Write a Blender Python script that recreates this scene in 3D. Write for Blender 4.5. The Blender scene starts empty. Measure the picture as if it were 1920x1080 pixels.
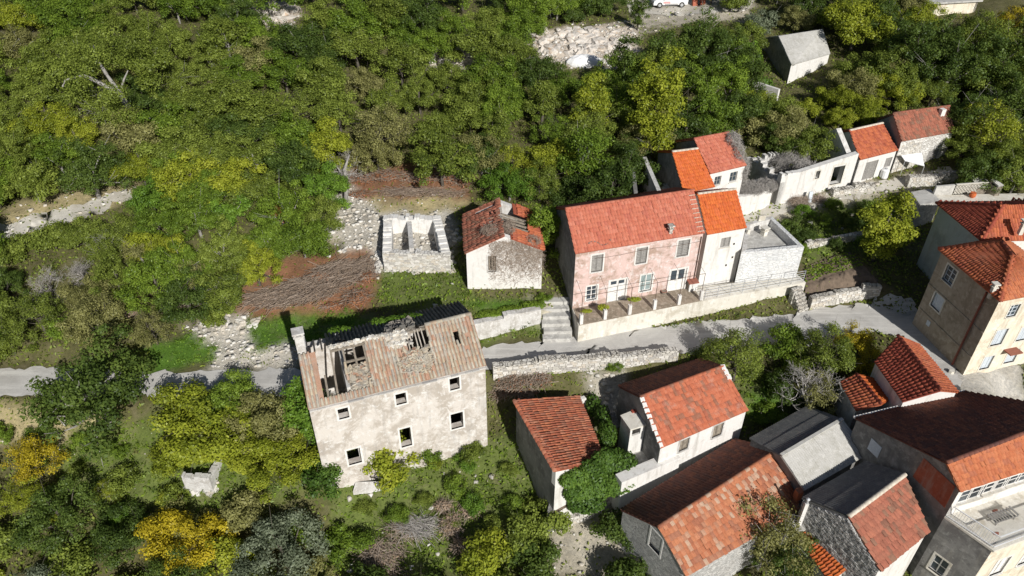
import bpy, bmesh, math, random
import numpy as np
from mathutils import Vector, Matrix

# ---------------------------------------------------------------- camera, sky, sun
sc = bpy.context.scene
FPX, HCAM, VYP = 1380.0, 34.0, 1867.0
PITCH = math.atan2(FPX, VYP)
cam = bpy.data.objects.new('camera', bpy.data.cameras.new('camera'))
sc.collection.objects.link(cam)
cam.location = (0, 0, HCAM)
cam.rotation_euler = (math.pi/2 - PITCH, 0, 0)
cam.data.sensor_fit = 'HORIZONTAL'
cam.data.sensor_width = 36.0
cam.data.lens = 36.0*FPX/1920.0
cam.data.clip_end = 3000
sc.camera = cam

SUN_EL, SUN_AZ = math.radians(31), math.radians(24)     # azimuth: how far the shadows swing left of straight away
w = bpy.data.worlds.new('World'); sc.world = w; w.use_nodes = True
nt = w.node_tree; nt.nodes.clear()
sky = nt.nodes.new('ShaderNodeTexSky'); sky.sky_type = 'NISHITA'; sky.sun_disc = False
sky.sun_elevation = SUN_EL; sky.sun_rotation = math.pi - SUN_AZ
bg = nt.nodes.new('ShaderNodeBackground'); bg.inputs[1].default_value = 0.05
wo = nt.nodes.new('ShaderNodeOutputWorld')
nt.links.new(sky.outputs[0], bg.inputs[0]); nt.links.new(bg.outputs[0], wo.inputs[0])
sl = bpy.data.lights.new('sun', 'SUN'); sl.energy = 5.0; sl.angle = math.radians(0.53); sl.color = (1.0, 0.965, 0.91)
so = bpy.data.objects.new('sun', sl); sc.collection.objects.link(so)
sdir = Vector((math.sin(SUN_AZ)*math.cos(SUN_EL), -math.cos(SUN_AZ)*math.cos(SUN_EL), math.sin(SUN_EL)))
so.rotation_euler = sdir.to_track_quat('Z', 'Y').to_euler()
so.location = (30, -30, 60)
vs = sc.view_settings
vs.view_transform = 'Standard'; vs.look = 'None'; vs.exposure = 0.0; vs.gamma = 1.0; vs.use_curve_mapping = False

random.seed(7); rng = np.random.default_rng(7)
COL = sc.collection

# ---------------------------------------------------------------- pixels <-> places
cF = np.array([0, math.cos(PITCH), -math.sin(PITCH)]); cU = np.array([0, math.sin(PITCH), math.cos(PITCH)])
cR = np.array([1.0, 0, 0]); cO = np.array([0, 0, HCAM])
def ray(px, py): return cF*FPX + cR*(px-960) + cU*(540-py)
def at(px, py, z):
    d = ray(px, py); return Vector(cO + d*((z-HCAM)/d[2]))
def proj(P):
    v = np.asarray(P, float) - cO; wv = v@cF
    return 960+FPX*(v@cR)/wv, 540-FPX*(v@cU)/wv
def on_wall(px, py, P0, P1):
    """point where the pixel's ray meets the upright plane through P0, P1 -> (metres along, height)"""
    d = ray(px, py); n = np.array([P1[1]-P0[1], -(P1[0]-P0[0]), 0.0])
    t = (np.array([P0[0], P0[1], 0])-cO)@n/(d@n); q = cO+d*t
    u = np.array([P1[0]-P0[0], P1[1]-P0[1]]); L = np.hypot(*u); u /= L
    return float((q[:2]-np.array([P0[0], P0[1]]))@u), float(q[2])

# ---------------------------------------------------------------- terrain
def z_slope(y): return np.interp(y, [0, 20, 28, 34, 37, 42, 50, 60, 75, 95, 130, 300], [-9, -6, -4.2, -2, 0, .6, 2.4, 4.2, 6.2, 8.6, 12, 26])
CTRL = [(0,715,0),(150,715,0),(280,718,0),(420,718,0),(560,712,0),(700,705,0),(820,690,0),(920,668,0),(1000,660,.1),(1100,655,.1),(1200,645,0),(1280,635,0),(1400,625,0),(1500,610,0),(1580,595,0),(1650,590,0),(1710,615,0),(1760,670,0),(1800,715,-.1),
 (0,800,-1.5),(200,800,-1.4),(0,900,-3),(200,900,-3),(100,1000,-4.2),(0,1070,-5),(300,1070,-5.8),(450,960,-4.2),(600,1070,-6),(450,860,-2.6),(560,800,-1.0),(560,860,-1.8),(610,870,-2.0),(660,895,-3.0),(750,880,-3.0),(915,840,-3),(800,920,-4),(900,1000,-5),(700,1000,-5),(1050,1050,-5.4),(1150,1080,-5.8),(1000,960,-4.6),(960,830,-2.9),
 (950,740,-1.3),(1050,725,-1.3),(1150,715,-1.6),(1130,790,-2.6),(1180,845,-3),(1250,890,-3.4),(1040,995,-5),(1150,960,-4.7),(1330,850,-3),(1400,815,-2.6),(1450,760,-1.8),(1560,690,-.7),(1500,680,-.9),(1400,700,-1.2),(1300,700,-1),
 (1650,770,-1.4),(1600,800,-1.6),(1690,1000,-4),(1760,1070,-4.6),(1620,1075,-4.8),(1400,1075,-5),(1250,1060,-5.2),(1500,940,-4),(1850,690,-.1),(1900,640,0),
 (700,640,.3),(600,625,.6),(500,640,.4),(400,655,.3),(300,670,.2),(680,580,1.2),(560,540,1.6),(450,545,1.5),(300,560,1.5),(150,600,1.1),(0,600,1.1),(800,580,1.5),(940,570,1.7),(880,545,2),(1014,554,1.9),(1045,500,2.2),(1040,560,1.5),(1050,600,.8),(1060,630,.2),
 (0,430,3.5),(120,400,3.8),(230,375,4),(100,500,2.6),(300,470,2.8),(600,500,2),(780,490,2.4),(700,440,2.8),(780,340,4),(640,380,3.4),(650,330,4),(860,400,3),
 (400,300,5),(200,200,6.5),(0,150,7.2),(600,200,6.5),(300,50,9),(0,20,10),(700,50,9),(900,130,7.3),(880,250,5.4),(1000,250,5.4),(1080,300,4.8),(1150,320,4.2),(1050,110,7.6),(1100,60,8.2),(1250,18,8),(1350,30,8.2),(1300,150,6.4),(1250,230,5.2),
 (1220,345,3.2),(1350,355,2.8),(1440,385,2.5),(1390,405,2.2),(1530,370,2.9),(1620,345,3.1),(1700,330,3.3),(1770,315,3.6),(1560,420,2.1),(1520,480,1.5),(1600,520,1.4),(1640,540,1.3),(1660,470,1.6),(1700,440,1.8),
 (1800,280,4.6),(1600,150,6.2),(1500,160,5.6),(1450,170,5.4),(1700,100,7.4),(1850,100,7.6),(1900,280,4.6),(1780,15,9.3),(1900,20,9.6),(1550,20,8.6)]
_cp = np.array([[*at(a, b, z)[:2], z] for a, b, z in CTRL]); _cr = _cp[:, 2]-z_slope(_cp[:, 1])
ROADLINE = [(-300,716),(0,716),(280,720),(560,715),(760,700),(920,668),(1060,655),(1280,637),(1480,615),(1620,592),(1700,615),(1760,672),(1800,716)]
_rl = np.array([at(a, b, 0)[:2] for a, b in ROADLINE])
def road_dist(x, y):
    best = np.full(x.shape, 1e9)
    for (a, b) in zip(_rl[:-1], _rl[1:]):
        d = b-a; t = np.clip(((x-a[0])*d[0]+(y-a[1])*d[1])/(d@d), 0, 1)
        best = np.minimum(best, np.hypot(x-a[0]-t*d[0], y-a[1]-t*d[1]))
    return best
def T_exact(x, y, rough=True):
    x = np.atleast_1d(np.asarray(x, float)); y = np.atleast_1d(np.asarray(y, float)); sh = x.shape; x = x.ravel(); y = y.ravel()
    out = np.zeros(len(x))
    for i in range(0, len(x), 20000):
        xx, yy = x[i:i+20000], y[i:i+20000]
        d2 = (xx[:, None]-_cp[None, :, 0])**2+(yy[:, None]-_cp[None, :, 1])**2
        wt = 1/(d2+1.2)**2
        far = 1e-5
        z = z_slope(yy)+(wt@_cr)/(wt.sum(1)+far)
        if rough:
            z = z+.10*np.sin(xx*1.31+1.7*np.sin(yy*.7))*np.sin(yy*1.1+xx*.37)+.05*np.sin(xx*3.1+yy*2.3)*np.sin(yy*3.7-xx*1.9)
        rd = road_dist(xx, yy); k = np.clip((rd-1.6)/1.4, 0, 1); k = k*k*(3-2*k)
        out[i:i+20000] = z*k+0.0*(1-k)
    return out.reshape(sh)
_gx0, _gy0, _gs = -72.0, 8.0, .25; _gnx, _gny = 577, 481
_GZ = T_exact(*[a.ravel() for a in np.meshgrid(_gx0+_gs*np.arange(_gnx), _gy0+_gs*np.arange(_gny))]).reshape(_gny, _gnx)
def T(x, y):
    x = np.atleast_1d(np.asarray(x, float)); y = np.atleast_1d(np.asarray(y, float))
    fx, fy = (x-_gx0)/_gs, (y-_gy0)/_gs; ok = (fx >= 0) & (fx < _gnx-1.001) & (fy >= 0) & (fy < _gny-1.001)
    i, j = np.clip(fx, 0, _gnx-1.001).astype(int), np.clip(fy, 0, _gny-1.001).astype(int); a, b = np.clip(fx, 0, _gnx-1.001)-i, np.clip(fy, 0, _gny-1.001)-j
    z = (_GZ[j, i]*(1-a)+_GZ[j, i+1]*a)*(1-b)+(_GZ[j+1, i]*(1-a)+_GZ[j+1, i+1]*a)*b
    if not ok.all(): z[~ok] = T_exact(x[~ok], y[~ok])
    return z
def Tz(x, y): return float(T([x], [y])[0])
def gnd(px, py, h=0.0):
    """where the pixel's ray comes within h metres above the ground"""
    d = ray(px, py); d = d/np.linalg.norm(d)
    t = np.linspace(18, 200, 360); P = cO+d*t[:, None]
    f = P[:, 2]-T(P[:, 0], P[:, 1])-h
    i = int(np.argmax(f < 0)) if (f < 0).any() else len(t)-1
    a, b = t[max(i-1, 0)], t[i]
    for _ in range(18):
        m = (a+b)/2; q = cO+d*m
        if q[2]-Tz(q[0], q[1])-h < 0: b = m
        else: a = m
    q = cO+d*b; return Vector(q)

# ---------------------------------------------------------------- mesh helpers
def tag(o, label=None, cat=None, group=None, kind=None):
    if label: o['label'] = label
    if cat: o['category'] = cat
    if group: o['group'] = group
    if kind: o['kind'] = kind
    return o
def link(o, parent=None, mats=None):
    COL.objects.link(o)
    if parent is not None:
        o.parent = parent
        if parent.type == 'EMPTY': o.matrix_parent_inverse = Matrix.Translation(-Vector(parent.location))
    return o
def empty(name, loc, label=None, cat=None, group=None):
    e = bpy.data.objects.new(name, None); e.location = loc; e.empty_display_size = .3
    COL.objects.link(e); tag(e, label, cat, group); return e
def mesh_np(name, V, F, rnd=None, smooth=False):
    V = np.asarray(V, np.float32); F = np.asarray(F, np.int32); m, k = F.shape
    me = bpy.data.meshes.new(name)
    me.vertices.add(len(V)); me.vertices.foreach_set('co', V.ravel())
    me.loops.add(m*k); me.polygons.add(m)
    me.loops.foreach_set('vertex_index', F.ravel())
    me.polygons.foreach_set('loop_start', np.arange(0, m*k, k, dtype=np.int32))
    if smooth: me.polygons.foreach_set('use_smooth', np.ones(m, bool))
    me.update(calc_edges=True)
    a = me.attributes.new('rnd', 'FLOAT', 'POINT')
    a.data.foreach_set('value', np.asarray(rnd if rnd is not None else np.zeros(len(V)), np.float32))
    return me
def obj(name, me, mat, parent=None, kind=None):
    if mat and not me.materials: me.materials.append(mat)
    o = bpy.data.objects.new(name, me); link(o, parent)
    if kind: o['kind'] = kind
    return o
class MB:
    def __init__(s): s.v = []; s.f = []; s.r = []
    def quad(s, a, b, c, d): s.poly([a, b, c, d])
    def poly(s, pts, r=0.0):
        n = len(s.v); s.v += [tuple(p) for p in pts]; s.f.append(tuple(range(n, n+len(pts)))); s.r += [r]*len(pts)
    def prism(s, pts, off, r=0.0):
        """closed solid: outline pts extruded by off"""
        n = len(s.v); k = len(pts); off = Vector(off)
        s.v += [tuple(p) for p in pts]+[tuple(Vector(p)+off) for p in pts]; s.r += [r]*(2*k)
        s.f.append(tuple(range(n, n+k))); s.f.append(tuple(range(n+2*k-1, n+k-1, -1)))
        for i in range(k):
            j = (i+1) % k; s.f.append((n+j, n+i, n+k+i, n+k+j))
    def obox(s, c, ax, ay, az, r=0.0):
        """box from centre and three half-axes"""
        c, ax, ay, az = map(Vector, (c, ax, ay, az))
        s.prism([c-ax-ay-az, c+ax-ay-az, c+ax+ay-az, c-ax+ay-az], az*2, r)
    def bar(s, a, b, w, h=None, up=(0, 0, 1), r=0.0):
        a, b = Vector(a), Vector(b); h = h or w; d = b-a; L = d.length
        if L < 1e-5: return
        d.normalize(); x = d.cross(Vector(up))
        if x.length < 1e-3: x = Vector((1, 0, 0))
        x.normalize(); z = x.cross(d)
        s.obox((a+b)/2, x*w/2, d*L/2, z*h/2, r)
    def tube(s, pts, rad, n=6, r=0.0):
        base = len(s.v); k = len(pts)
        for i, p in enumerate(pts):
            p = Vector(p); d = Vector(pts[min(i+1, k-1)])-Vector(pts[max(i-1, 0)]); d.normalize()
            x = d.cross(Vector((0.3, 0.9, 0.2))); x.normalize(); y = d.cross(x)
            rr = rad[i] if hasattr(rad, '__len__') else rad
            for j in range(n):
                a = 2*math.pi*j/n; s.v.append(tuple(p+x*math.cos(a)*rr+y*math.sin(a)*rr)); s.r.append(r)
        for i in range(k-1):
            for j in range(n):
                a, b = base+i*n+j, base+i*n+(j+1) % n; s.f.append((a, b, b+n, a+n))
        s.f.append(tuple(range(base+n-1, base-1, -1))); s.f.append(tuple(range(base+(k-1)*n, base+k*n)))
    def mesh(s, name, smooth=False):
        me = bpy.data.meshes.new(name); me.from_pydata(s.v, [], s.f); me.update()
        a = me.attributes.new('rnd', 'FLOAT', 'POINT'); a.data.foreach_set('value', np.array(s.r, np.float32))
        if smooth: me.polygons.foreach_set('use_smooth', np.ones(len(s.f), bool))
        return me
    def build(s, name, mat, parent=None, kind=None, smooth=False):
        return obj(name, s.mesh(name, smooth), mat, parent, kind)
def flatV(v): return Vector((v[0], v[1], 0))
# ---------------------------------------------------------------- materials
MATS = {}
def _nodes(name):
    m = bpy.data.materials.new(name); m.use_nodes = True; t = m.node_tree; t.nodes.clear(); MATS[name] = m
    out = t.nodes.new('ShaderNodeOutputMaterial'); return m, t, out
def N(t, typ, **kw):
    n = t.nodes.new(typ)
    for k, v in kw.items():
        if k.startswith('i_'): n.inputs[int(k[2:])].default_value = v
        else: setattr(n, k, v)
    return n
def c4(c): return (c[0], c[1], c[2], 1.0)
def noise(t, vec, scale, detail=5, rough=.6, dist=0.0):
    n = N(t, 'ShaderNodeTexNoise'); n.inputs['Scale'].default_value = scale; n.inputs['Detail'].default_value = detail
    n.inputs['Roughness'].default_value = rough; n.inputs['Distortion'].default_value = dist
    t.links.new(vec, n.inputs['Vector']); return n.outputs['Fac']
def ramp(t, fac, stops, mode='LINEAR'):
    r = N(t, 'ShaderNodeValToRGB'); e = r.color_ramp; e.interpolation = mode
    while len(e.elements) < len(stops): e.elements.new(.5)
    for el, (p, c) in zip(e.elements, stops): el.position = p; el.color = c4(c) if len(c) == 3 else c
    t.links.new(fac, r.inputs[0]); return r.outputs[0]
def mixc(t, fac, a, b, mode='MIX'):
    n = N(t, 'ShaderNodeMix', data_type='RGBA', blend_type=mode)
    for s, v in ((0, fac), (6, a), (7, b)):
        if hasattr(v, 'is_linked') or hasattr(v, 'links'): t.links.new(v, n.inputs[s])
        else: n.inputs[s].default_value = v if s == 0 else c4(v)
    return n.outputs[2]
def math_(t, op, a, b=0.0):
    n = N(t, 'ShaderNodeMath', operation=op)
    for s, v in ((0, a), (1, b)):
        if hasattr(v, 'links'): t.links.new(v, n.inputs[s])
        else: n.inputs[s].default_value = v
    return n.outputs[0]
def bump(t, fac, strength, dist=.02):
    b = N(t, 'ShaderNodeBump'); b.inputs['Strength'].default_value = strength; b.inputs['Distance'].default_value = dist
    t.links.new(fac, b.inputs['Height']); return b.outputs[0]
def principled(t, out, col, rough=.85, normal=None, metal=0.0, spec=.25):
    p = N(t, 'ShaderNodeBsdfPrincipled'); p.inputs['Roughness'].default_value = rough; p.inputs['Metallic'].default_value = metal
    p.inputs['Specular IOR Level'].default_value = spec
    if hasattr(col, 'links'): t.links.new(col, p.inputs['Base Color'])
    else: p.inputs['Base Color'].default_value = c4(col)
    if normal: t.links.new(normal, p.inputs['Normal'])
    t.links.new(p.outputs[0], out.inputs[0]); return p
def wpos(t): return N(t, 'ShaderNodeNewGeometry').outputs['Position']
def rnd_val(t):
    a = N(t, 'ShaderNodeAttribute', attribute_name='rnd').outputs['Fac']; o = N(t, 'ShaderNodeObjectInfo').outputs['Random']
    return math_(t, 'FRACT', math_(t, 'ADD', a, o))
def mat_wall(name, base, stain, pale, scale=.9, stain_at=.55, bump_s=.35, streak=True, dirt=(.33, .31, .27)):
    m, t, out = _nodes(name); p = wpos(t)
    n1 = noise(t, p, scale, 8, .74, .6); n2 = noise(t, p, scale*3.2, 7, .72, .3); n3 = noise(t, p, 22, 3, .6)
    mp = N(t, 'ShaderNodeMapping'); mp.inputs['Scale'].default_value = (2.6, 2.6, .35); t.links.new(p, mp.inputs[0])
    n4 = noise(t, mp.outputs[0], 1.0, 5, .65)
    a = mixc(t, ramp(t, n1, [(stain_at-.05, (0, 0, 0)), (stain_at+.06, (1, 1, 1))]), base, stain)
    b = mixc(t, ramp(t, n2, [(.52, (0, 0, 0)), (.62, (.9, .9, .9))]), a, pale)
    if streak: b = mixc(t, ramp(t, n4, [(.52, (0, 0, 0)), (.74, (.6, .6, .6))]), b, dirt)
    b = mixc(t, .35, b, ramp(t, n3, [(.3, (.78, .78, .78)), (.7, (1.1, 1.1, 1.1))]), 'MULTIPLY')
    principled(t, out, b, .92, bump(t, math_(t, 'ADD', n2, math_(t, 'MULTIPLY', n3, .6)), bump_s, .03)); return m
def mat_stone(name, cols, scale=3.2, joint=(.30, .27, .22), bump_s=.9, flat=.55):
    """rubble masonry relief for walls whose stones are too small to build one by one"""
    m, t, out = _nodes(name); p = wpos(t)
    mp = N(t, 'ShaderNodeMapping'); mp.inputs['Scale'].default_value = (1, 1, 1/flat); t.links.new(p, mp.inputs[0])
    wn = N(t, 'ShaderNodeTexNoise'); wn.inputs['Scale'].default_value = 2.0; t.links.new(mp.outputs[0], wn.inputs['Vector'])
    v0 = N(t, 'ShaderNodeVectorMath', operation='MULTIPLY_ADD'); t.links.new(wn.outputs['Color'], v0.inputs[0]); v0.inputs[1].default_value = (.28, .28, .28); t.links.new(mp.outputs[0], v0.inputs[2])
    v = N(t, 'ShaderNodeTexVoronoi', feature='F1'); v.inputs['Scale'].default_value = scale; t.links.new(v0.outputs[0], v.inputs['Vector'])
    e = N(t, 'ShaderNodeTexVoronoi', feature='DISTANCE_TO_EDGE'); e.inputs['Scale'].default_value = scale; t.links.new(v0.outputs[0], e.inputs['Vector'])
    g = N(t, 'ShaderNodeSeparateColor'); t.links.new(v.outputs['Color'], g.inputs[0])
    col = ramp(t, g.outputs[0], [(i/(len(cols)-1), c) for i, c in enumerate(cols)])
    n3 = noise(t, p, 9, 5, .7); n1 = noise(t, p, .6, 4, .6)
    col = mixc(t, .5, col, ramp(t, n3, [(.3, (.6, .6, .6)), (.7, (1.15, 1.15, 1.15))]), 'MULTIPLY')
    col = mixc(t, ramp(t, n1, [(.45, (0, 0, 0)), (.7, (.45, .45, .45))]), col, joint)
    j = ramp(t, e.outputs[0], [(.0, (0, 0, 0)), (.08, (1, 1, 1))])
    col = mixc(t, j, joint, col)
    principled(t, out, col, .93, bump(t, math_(t, 'ADD', j, math_(t, 'MULTIPLY', n3, .5)), bump_s, .05)); return m
def mat_tile(name, cols, lichen=(.55, .5, .42), lich=.25, rough=.85, dark=None, dk=.0):
    """each tile its own tone, plus lichen and soot patches across the roof"""
    m, t, out = _nodes(name); p = wpos(t); r = rnd_val(t)
    k = len(cols); col = ramp(t, r, [((i+.0)/k, c) for i, c in enumerate(cols)], 'CONSTANT')
    n1 = noise(t, p, 1.1, 6, .7, .2); n2 = noise(t, p, 14, 4, .7)
    col = mixc(t, ramp(t, n1, [(.60-lich*.25, (0, 0, 0)), (.86-lich*.25, (lich*2, lich*2, lich*2))]), col, lichen)
    if dark: col = mixc(t, ramp(t, noise(t, p, .7, 5, .7), [(.5, (0, 0, 0)), (.72, (dk, dk, dk))]), col, dark)
    col = mixc(t, .6, col, ramp(t, n2, [(.3, (.56, .54, .52)), (.72, (1.06, 1.06, 1.06))]), 'MULTIPLY')
    principled(t, out, col, rough, bump(t, n2, .3, .01), spec=.2); return m
def mat_plain(name, a, b=None, scale=4, rough=.8, metal=0.0, bs=.2, spec=.3):
    m, t, out = _nodes(name); p = wpos(t); b = b or tuple(x*.7 for x in a)
    n1 = noise(t, p, scale, 6, .65); n2 = noise(t, p, scale*6, 4, .6)
    col = mixc(t, ramp(t, n1, [(.35, (0, 0, 0)), (.68, (1, 1, 1))]), a, b)
    col = mixc(t, .4, col, ramp(t, n2, [(.3, (.75, .75, .75)), (.7, (1.1, 1.1, 1.1))]), 'MULTIPLY')
    principled(t, out, col, rough, bump(t, n2, bs, .02), metal, spec); return m
def mat_leaf(name, cols, trans=.34, spread=.25):
    """cols: dark .. light; every leaf and every plant takes its own tone"""
    m, t, out = _nodes(name)
    a = N(t, 'ShaderNodeAttribute', attribute_name='rnd').outputs['Fac']; o = N(t, 'ShaderNodeObjectInfo').outputs['Random']
    r = math_(t, 'ADD', math_(t, 'MULTIPLY', a, 1-spread), math_(t, 'MULTIPLY', o, spread))
    gain = 1.2 if trans > .3 else 1.0
    col = ramp(t, r, [(i/(len(cols)-1), tuple(x*gain for x in c)) for i, c in enumerate(cols)])
    d = N(t, 'ShaderNodeBsdfDiffuse'); tr = N(t, 'ShaderNodeBsdfTranslucent'); mx = N(t, 'ShaderNodeMixShader'); mx.inputs[0].default_value = trans
    t.links.new(col, d.inputs[0]); t.links.new(mixc(t, .5, col, (.25, .3, .02)), tr.inputs[0])
    t.links.new(d.outputs[0], mx.inputs[1]); t.links.new(tr.outputs[0], mx.inputs[2])
    g = N(t, 'ShaderNodeBsdfGlossy'); g.inputs['Roughness'].default_value = .45; g.inputs[0].default_value = (.9, .95, 1, 1)
    m2 = N(t, 'ShaderNodeMixShader'); m2.inputs[0].default_value = .012
    t.links.new(mx.outputs[0], m2.inputs[1]); t.links.new(g.outputs[0], m2.inputs[2]); t.links.new(m2.outputs[0], out.inputs[0]); return m
def mat_glass(name, col=(.03, .04, .05), rough=.08):
    m, t, out = _nodes(name); p = wpos(t)
    principled(t, out, mixc(t, noise(t, p, 1.5, 3), col, tuple(x*2.2 for x in col)), rough, spec=.6); return m

W_WHITE = mat_wall('whitewash', (.70, .685, .655), (.58, .555, .515), (.76, .75, .73), 1.1, .60, .45)
W_WHITE2 = mat_wall('old_whitewash', (.58, .57, .55), (.44, .42, .39), (.70, .69, .67), 1.4, .52, .6)
W_RUIN = mat_wall('weathered_render', (.62, .58, .535), (.44, .395, .345), (.70, .685, .66), .75, .50, .6, True, (.30, .285, .27))
W_PINK = mat_wall('faded_pink_render', (.64, .48, .44), (.40, .29, .235), (.70, .63, .61), .7, .51, .5, True, (.34, .27, .225))
W_TAN = mat_wall('tan_render', (.38, .325, .255), (.28, .235, .175), (.46, .405, .325), .7, .52, .35, True, (.22, .18, .13))
W_CREAM = mat_wall('cream_render', (.74, .68, .55), (.60, .52, .40), (.8, .76, .66), .7, .55, .3, True, (.34, .29, .22))
W_BLUE = mat_wall('pale_blue_render', (.40, .45, .45), (.33, .37, .37), (.46, .50, .50), .6, .55, .2)
W_GREY = mat_wall('grey_shaded_render', (.25, .245, .235), (.17, .165, .16), (.33, .325, .31), .7, .5, .5)  # grey render with the shade of side and back walls put into the colour
W_REDPAINT = mat_wall('red_brown_paint', (.33, .10, .06), (.26, .08, .05), (.38, .14, .09), 1.2, .55, .3)
CONC = mat_wall('concrete', (.50, .49, .46), (.36, .35, .33), (.60, .59, .56), .8, .52, .35, False)
CONC_L = mat_wall('pale_concrete', (.66, .63, .56), (.50, .46, .38), (.74, .72, .66), .7, .56, .4, True, (.38, .35, .29))
BLOCKW = mat_stone('painted_block_wall', [(.70, .72, .72), (.78, .78, .77), (.64, .66, .67)], 2.6, (.48, .48, .48), .5, .5)
STONE_W = mat_stone('limewashed_stone', [(.70, .68, .64), (.80, .79, .76), (.58, .56, .52), (.84, .83, .8)], 3.4, (.47, .44, .39), .8)
STONE_G = mat_stone('grey_rubble_stone', [(.46, .46, .45), (.60, .59, .57), (.38, .38, .37), (.66, .65, .62)], 3.6, (.24, .23, .22), .5)
STONE_D = mat_stone('dry_stone', [(.56, .53, .47), (.68, .66, .61), (.46, .43, .38), (.74, .72, .67)], 3.0, (.20, .18, .15), 1.0)
STONE_PIECE = mat_tile('loose_stone', [(.56, .54, .49), (.70, .68, .63), (.62, .57, .49), (.48, .46, .43), (.76, .74, .70)], (.35, .36, .25), .12)
GREYPIECE = mat_tile('grey_stone_piece', [(.50, .50, .49), (.62, .61, .59), (.40, .40, .40), (.68, .67, .65), (.56, .55, .53)], (.25, .25, .22), .1)
T_SALMON = mat_tile('salmon_tile', [(.50, .165, .105), (.53, .18, .115), (.48, .15, .095), (.55, .20, .135), (.51, .17, .11), (.46, .145, .10)], (.55, .25, .18), .25)
T_ORANGE = mat_tile('new_orange_tile', [(.58, .145, .04), (.62, .165, .045), (.55, .13, .04), (.60, .155, .055)], (.7, .24, .1), .05)
T_RED = mat_tile('red_tile', [(.36, .085, .055), (.40, .10, .06), (.34, .08, .05), (.43, .11, .065), (.31, .075, .05)], (.42, .2, .13), .1)
T_ORED = mat_tile('orange_red_tile', [(.46, .135, .065), (.51, .155, .07), (.42, .12, .06), (.49, .15, .08), (.38, .105, .06)], (.44, .28, .19), .2)
T_RUIN = mat_tile('lichened_buff_tile', [(.42, .37, .285), (.48, .42, .32), (.39, .33, .26), (.44, .34, .25), (.52, .47, .385), (.36, .325, .28), (.46, .385, .285), (.50, .45, .36), (.38, .35, .30), (.45, .41, .34), (.41, .38, .32), (.44, .27, .19)], (.46, .45, .41), .45, dark=(.18, .165, .145), dk=.45)
T_MIX = mat_tile('patched_orange_tile', [(.43, .165, .085), (.47, .19, .10), (.40, .15, .08), (.46, .27, .185), (.44, .175, .095), (.34, .135, .08), (.48, .21, .12), (.48, .33, .24), (.43, .16, .085), (.41, .20, .125), (.36, .16, .10)], (.50, .26, .14), .12)
T_BROWN = mat_tile('brown_red_tile', [(.36, .135, .09), (.31, .12, .08), (.40, .155, .10), (.24, .115, .08), (.34, .135, .09), (.27, .145, .10), (.38, .15, .10)], (.34, .24, .16), .18)
T_OLD = mat_tile('old_red_barrel_tile', [(.42, .135, .075), (.38, .12, .07), (.46, .16, .085), (.34, .11, .065), (.44, .18, .11), (.31, .13, .085)], (.36, .22, .14), .25, dark=(.12, .07, .05), dk=.35)
T_ORW = mat_tile('weathered_orange_tile', [(.50, .17, .08), (.53, .19, .09), (.47, .155, .075), (.50, .18, .09), (.42, .15, .085)], (.55, .33, .22), .18)
T_PATCH = mat_tile('spotted_orange_tile', [(.48, .155, .085), (.51, .17, .095), (.46, .145, .08), (.38, .13, .08), (.50, .165, .09), (.32, .14, .09), (.48, .15, .08)], (.55, .50, .44), .22)
T_DARK = mat_tile('brown_shaded_tile', [(.19, .08, .06), (.16, .07, .055), (.23, .095, .065), (.14, .07, .06)], (.20, .13, .10), .1)  # brown tile; on orange roofs the rear slope's shade is painted in with it
T_DARKG = mat_tile('dark_grey_tile', [(.20, .19, .17), (.26, .24, .21), (.15, .14, .13), (.30, .27, .23)], (.3, .29, .26), .2)  # darker grey tones for the rear slope and loose pieces
T_MORTAR = mat_plain('mortar', (.68, .62, .52), (.50, .44, .36), 3)
CORR_L = mat_wall('weathered_fibre_cement', (.50, .49, .46), (.42, .41, .37), (.58, .57, .54), .9, .55, .2, True, (.33, .32, .27))
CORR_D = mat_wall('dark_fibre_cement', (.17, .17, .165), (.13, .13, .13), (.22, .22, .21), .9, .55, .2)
WOOD = mat_plain('weathered_wood', (.30, .26, .21), (.17, .145, .115), 5, .9)
WOOD_L = mat_plain('bleached_wood', (.48, .44, .38), (.32, .28, .24), 5, .9)
PAINT_W = mat_plain('chipped_white_paint', (.80, .79, .77), (.66, .64, .60), 6, .6)
SHUT = mat_plain('grey_shutter', (.32, .31, .29), (.22, .21, .2), 8, .8)
SHUT_P = mat_plain('pale_blue_shutter', (.62, .68, .74), (.52, .57, .62), 8, .7)
BROWNP = mat_plain('brown_board', (.34, .13, .09), (.24, .10, .07), 6, .75)
GREEND = mat_plain('green_door_paint', (.05, .25, .12), (.04, .18, .09), 6, .6)
IRON = mat_plain('rusty_iron', (.09, .07, .06), (.16, .09, .06), 12, .8, .2)
STEEL = mat_plain('galvanised_steel', (.55, .56, .57), (.42, .43, .44), 8, .5, .3)
WHITEM = mat_plain('white_enamel', (.80, .81, .82), (.74, .75, .76), 5, .4)
PIPE = mat_plain('red_downpipe', (.28, .09, .06), (.20, .07, .05), 6, .6)
GLASS = mat_glass('window_glass'); GLASS_L = mat_glass('sky_glass', (.16, .20, .20), .15)
DARK = mat_plain('soot_dark', (.05, .045, .04), (.03, .03, .03), 3, .95)
BARK = mat_plain('bark', (.13, .115, .095), (.08, .07, .055), 6, .95)
BARK_P = mat_plain('pale_bark', (.36, .345, .32), (.22, .205, .19), 5, .9)
TWIG_G = mat_leaf('grey_twig', [(.26, .24, .22), (.40, .375, .35), (.54, .52, .49)], 0.0)
TWIG_B = mat_leaf('brown_twig', [(.17, .125, .095), (.32, .25, .195), (.52, .44, .37)], 0.0)
DEADLEAF = mat_leaf('dead_leaf', [(.20, .09, .05), (.30, .13, .065), (.40, .20, .11)], .15)
DEADLEAF_P = mat_leaf('pale_dead_leaf', [(.26, .18, .12), (.36, .26, .18), (.44, .34, .25)], .15)
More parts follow.
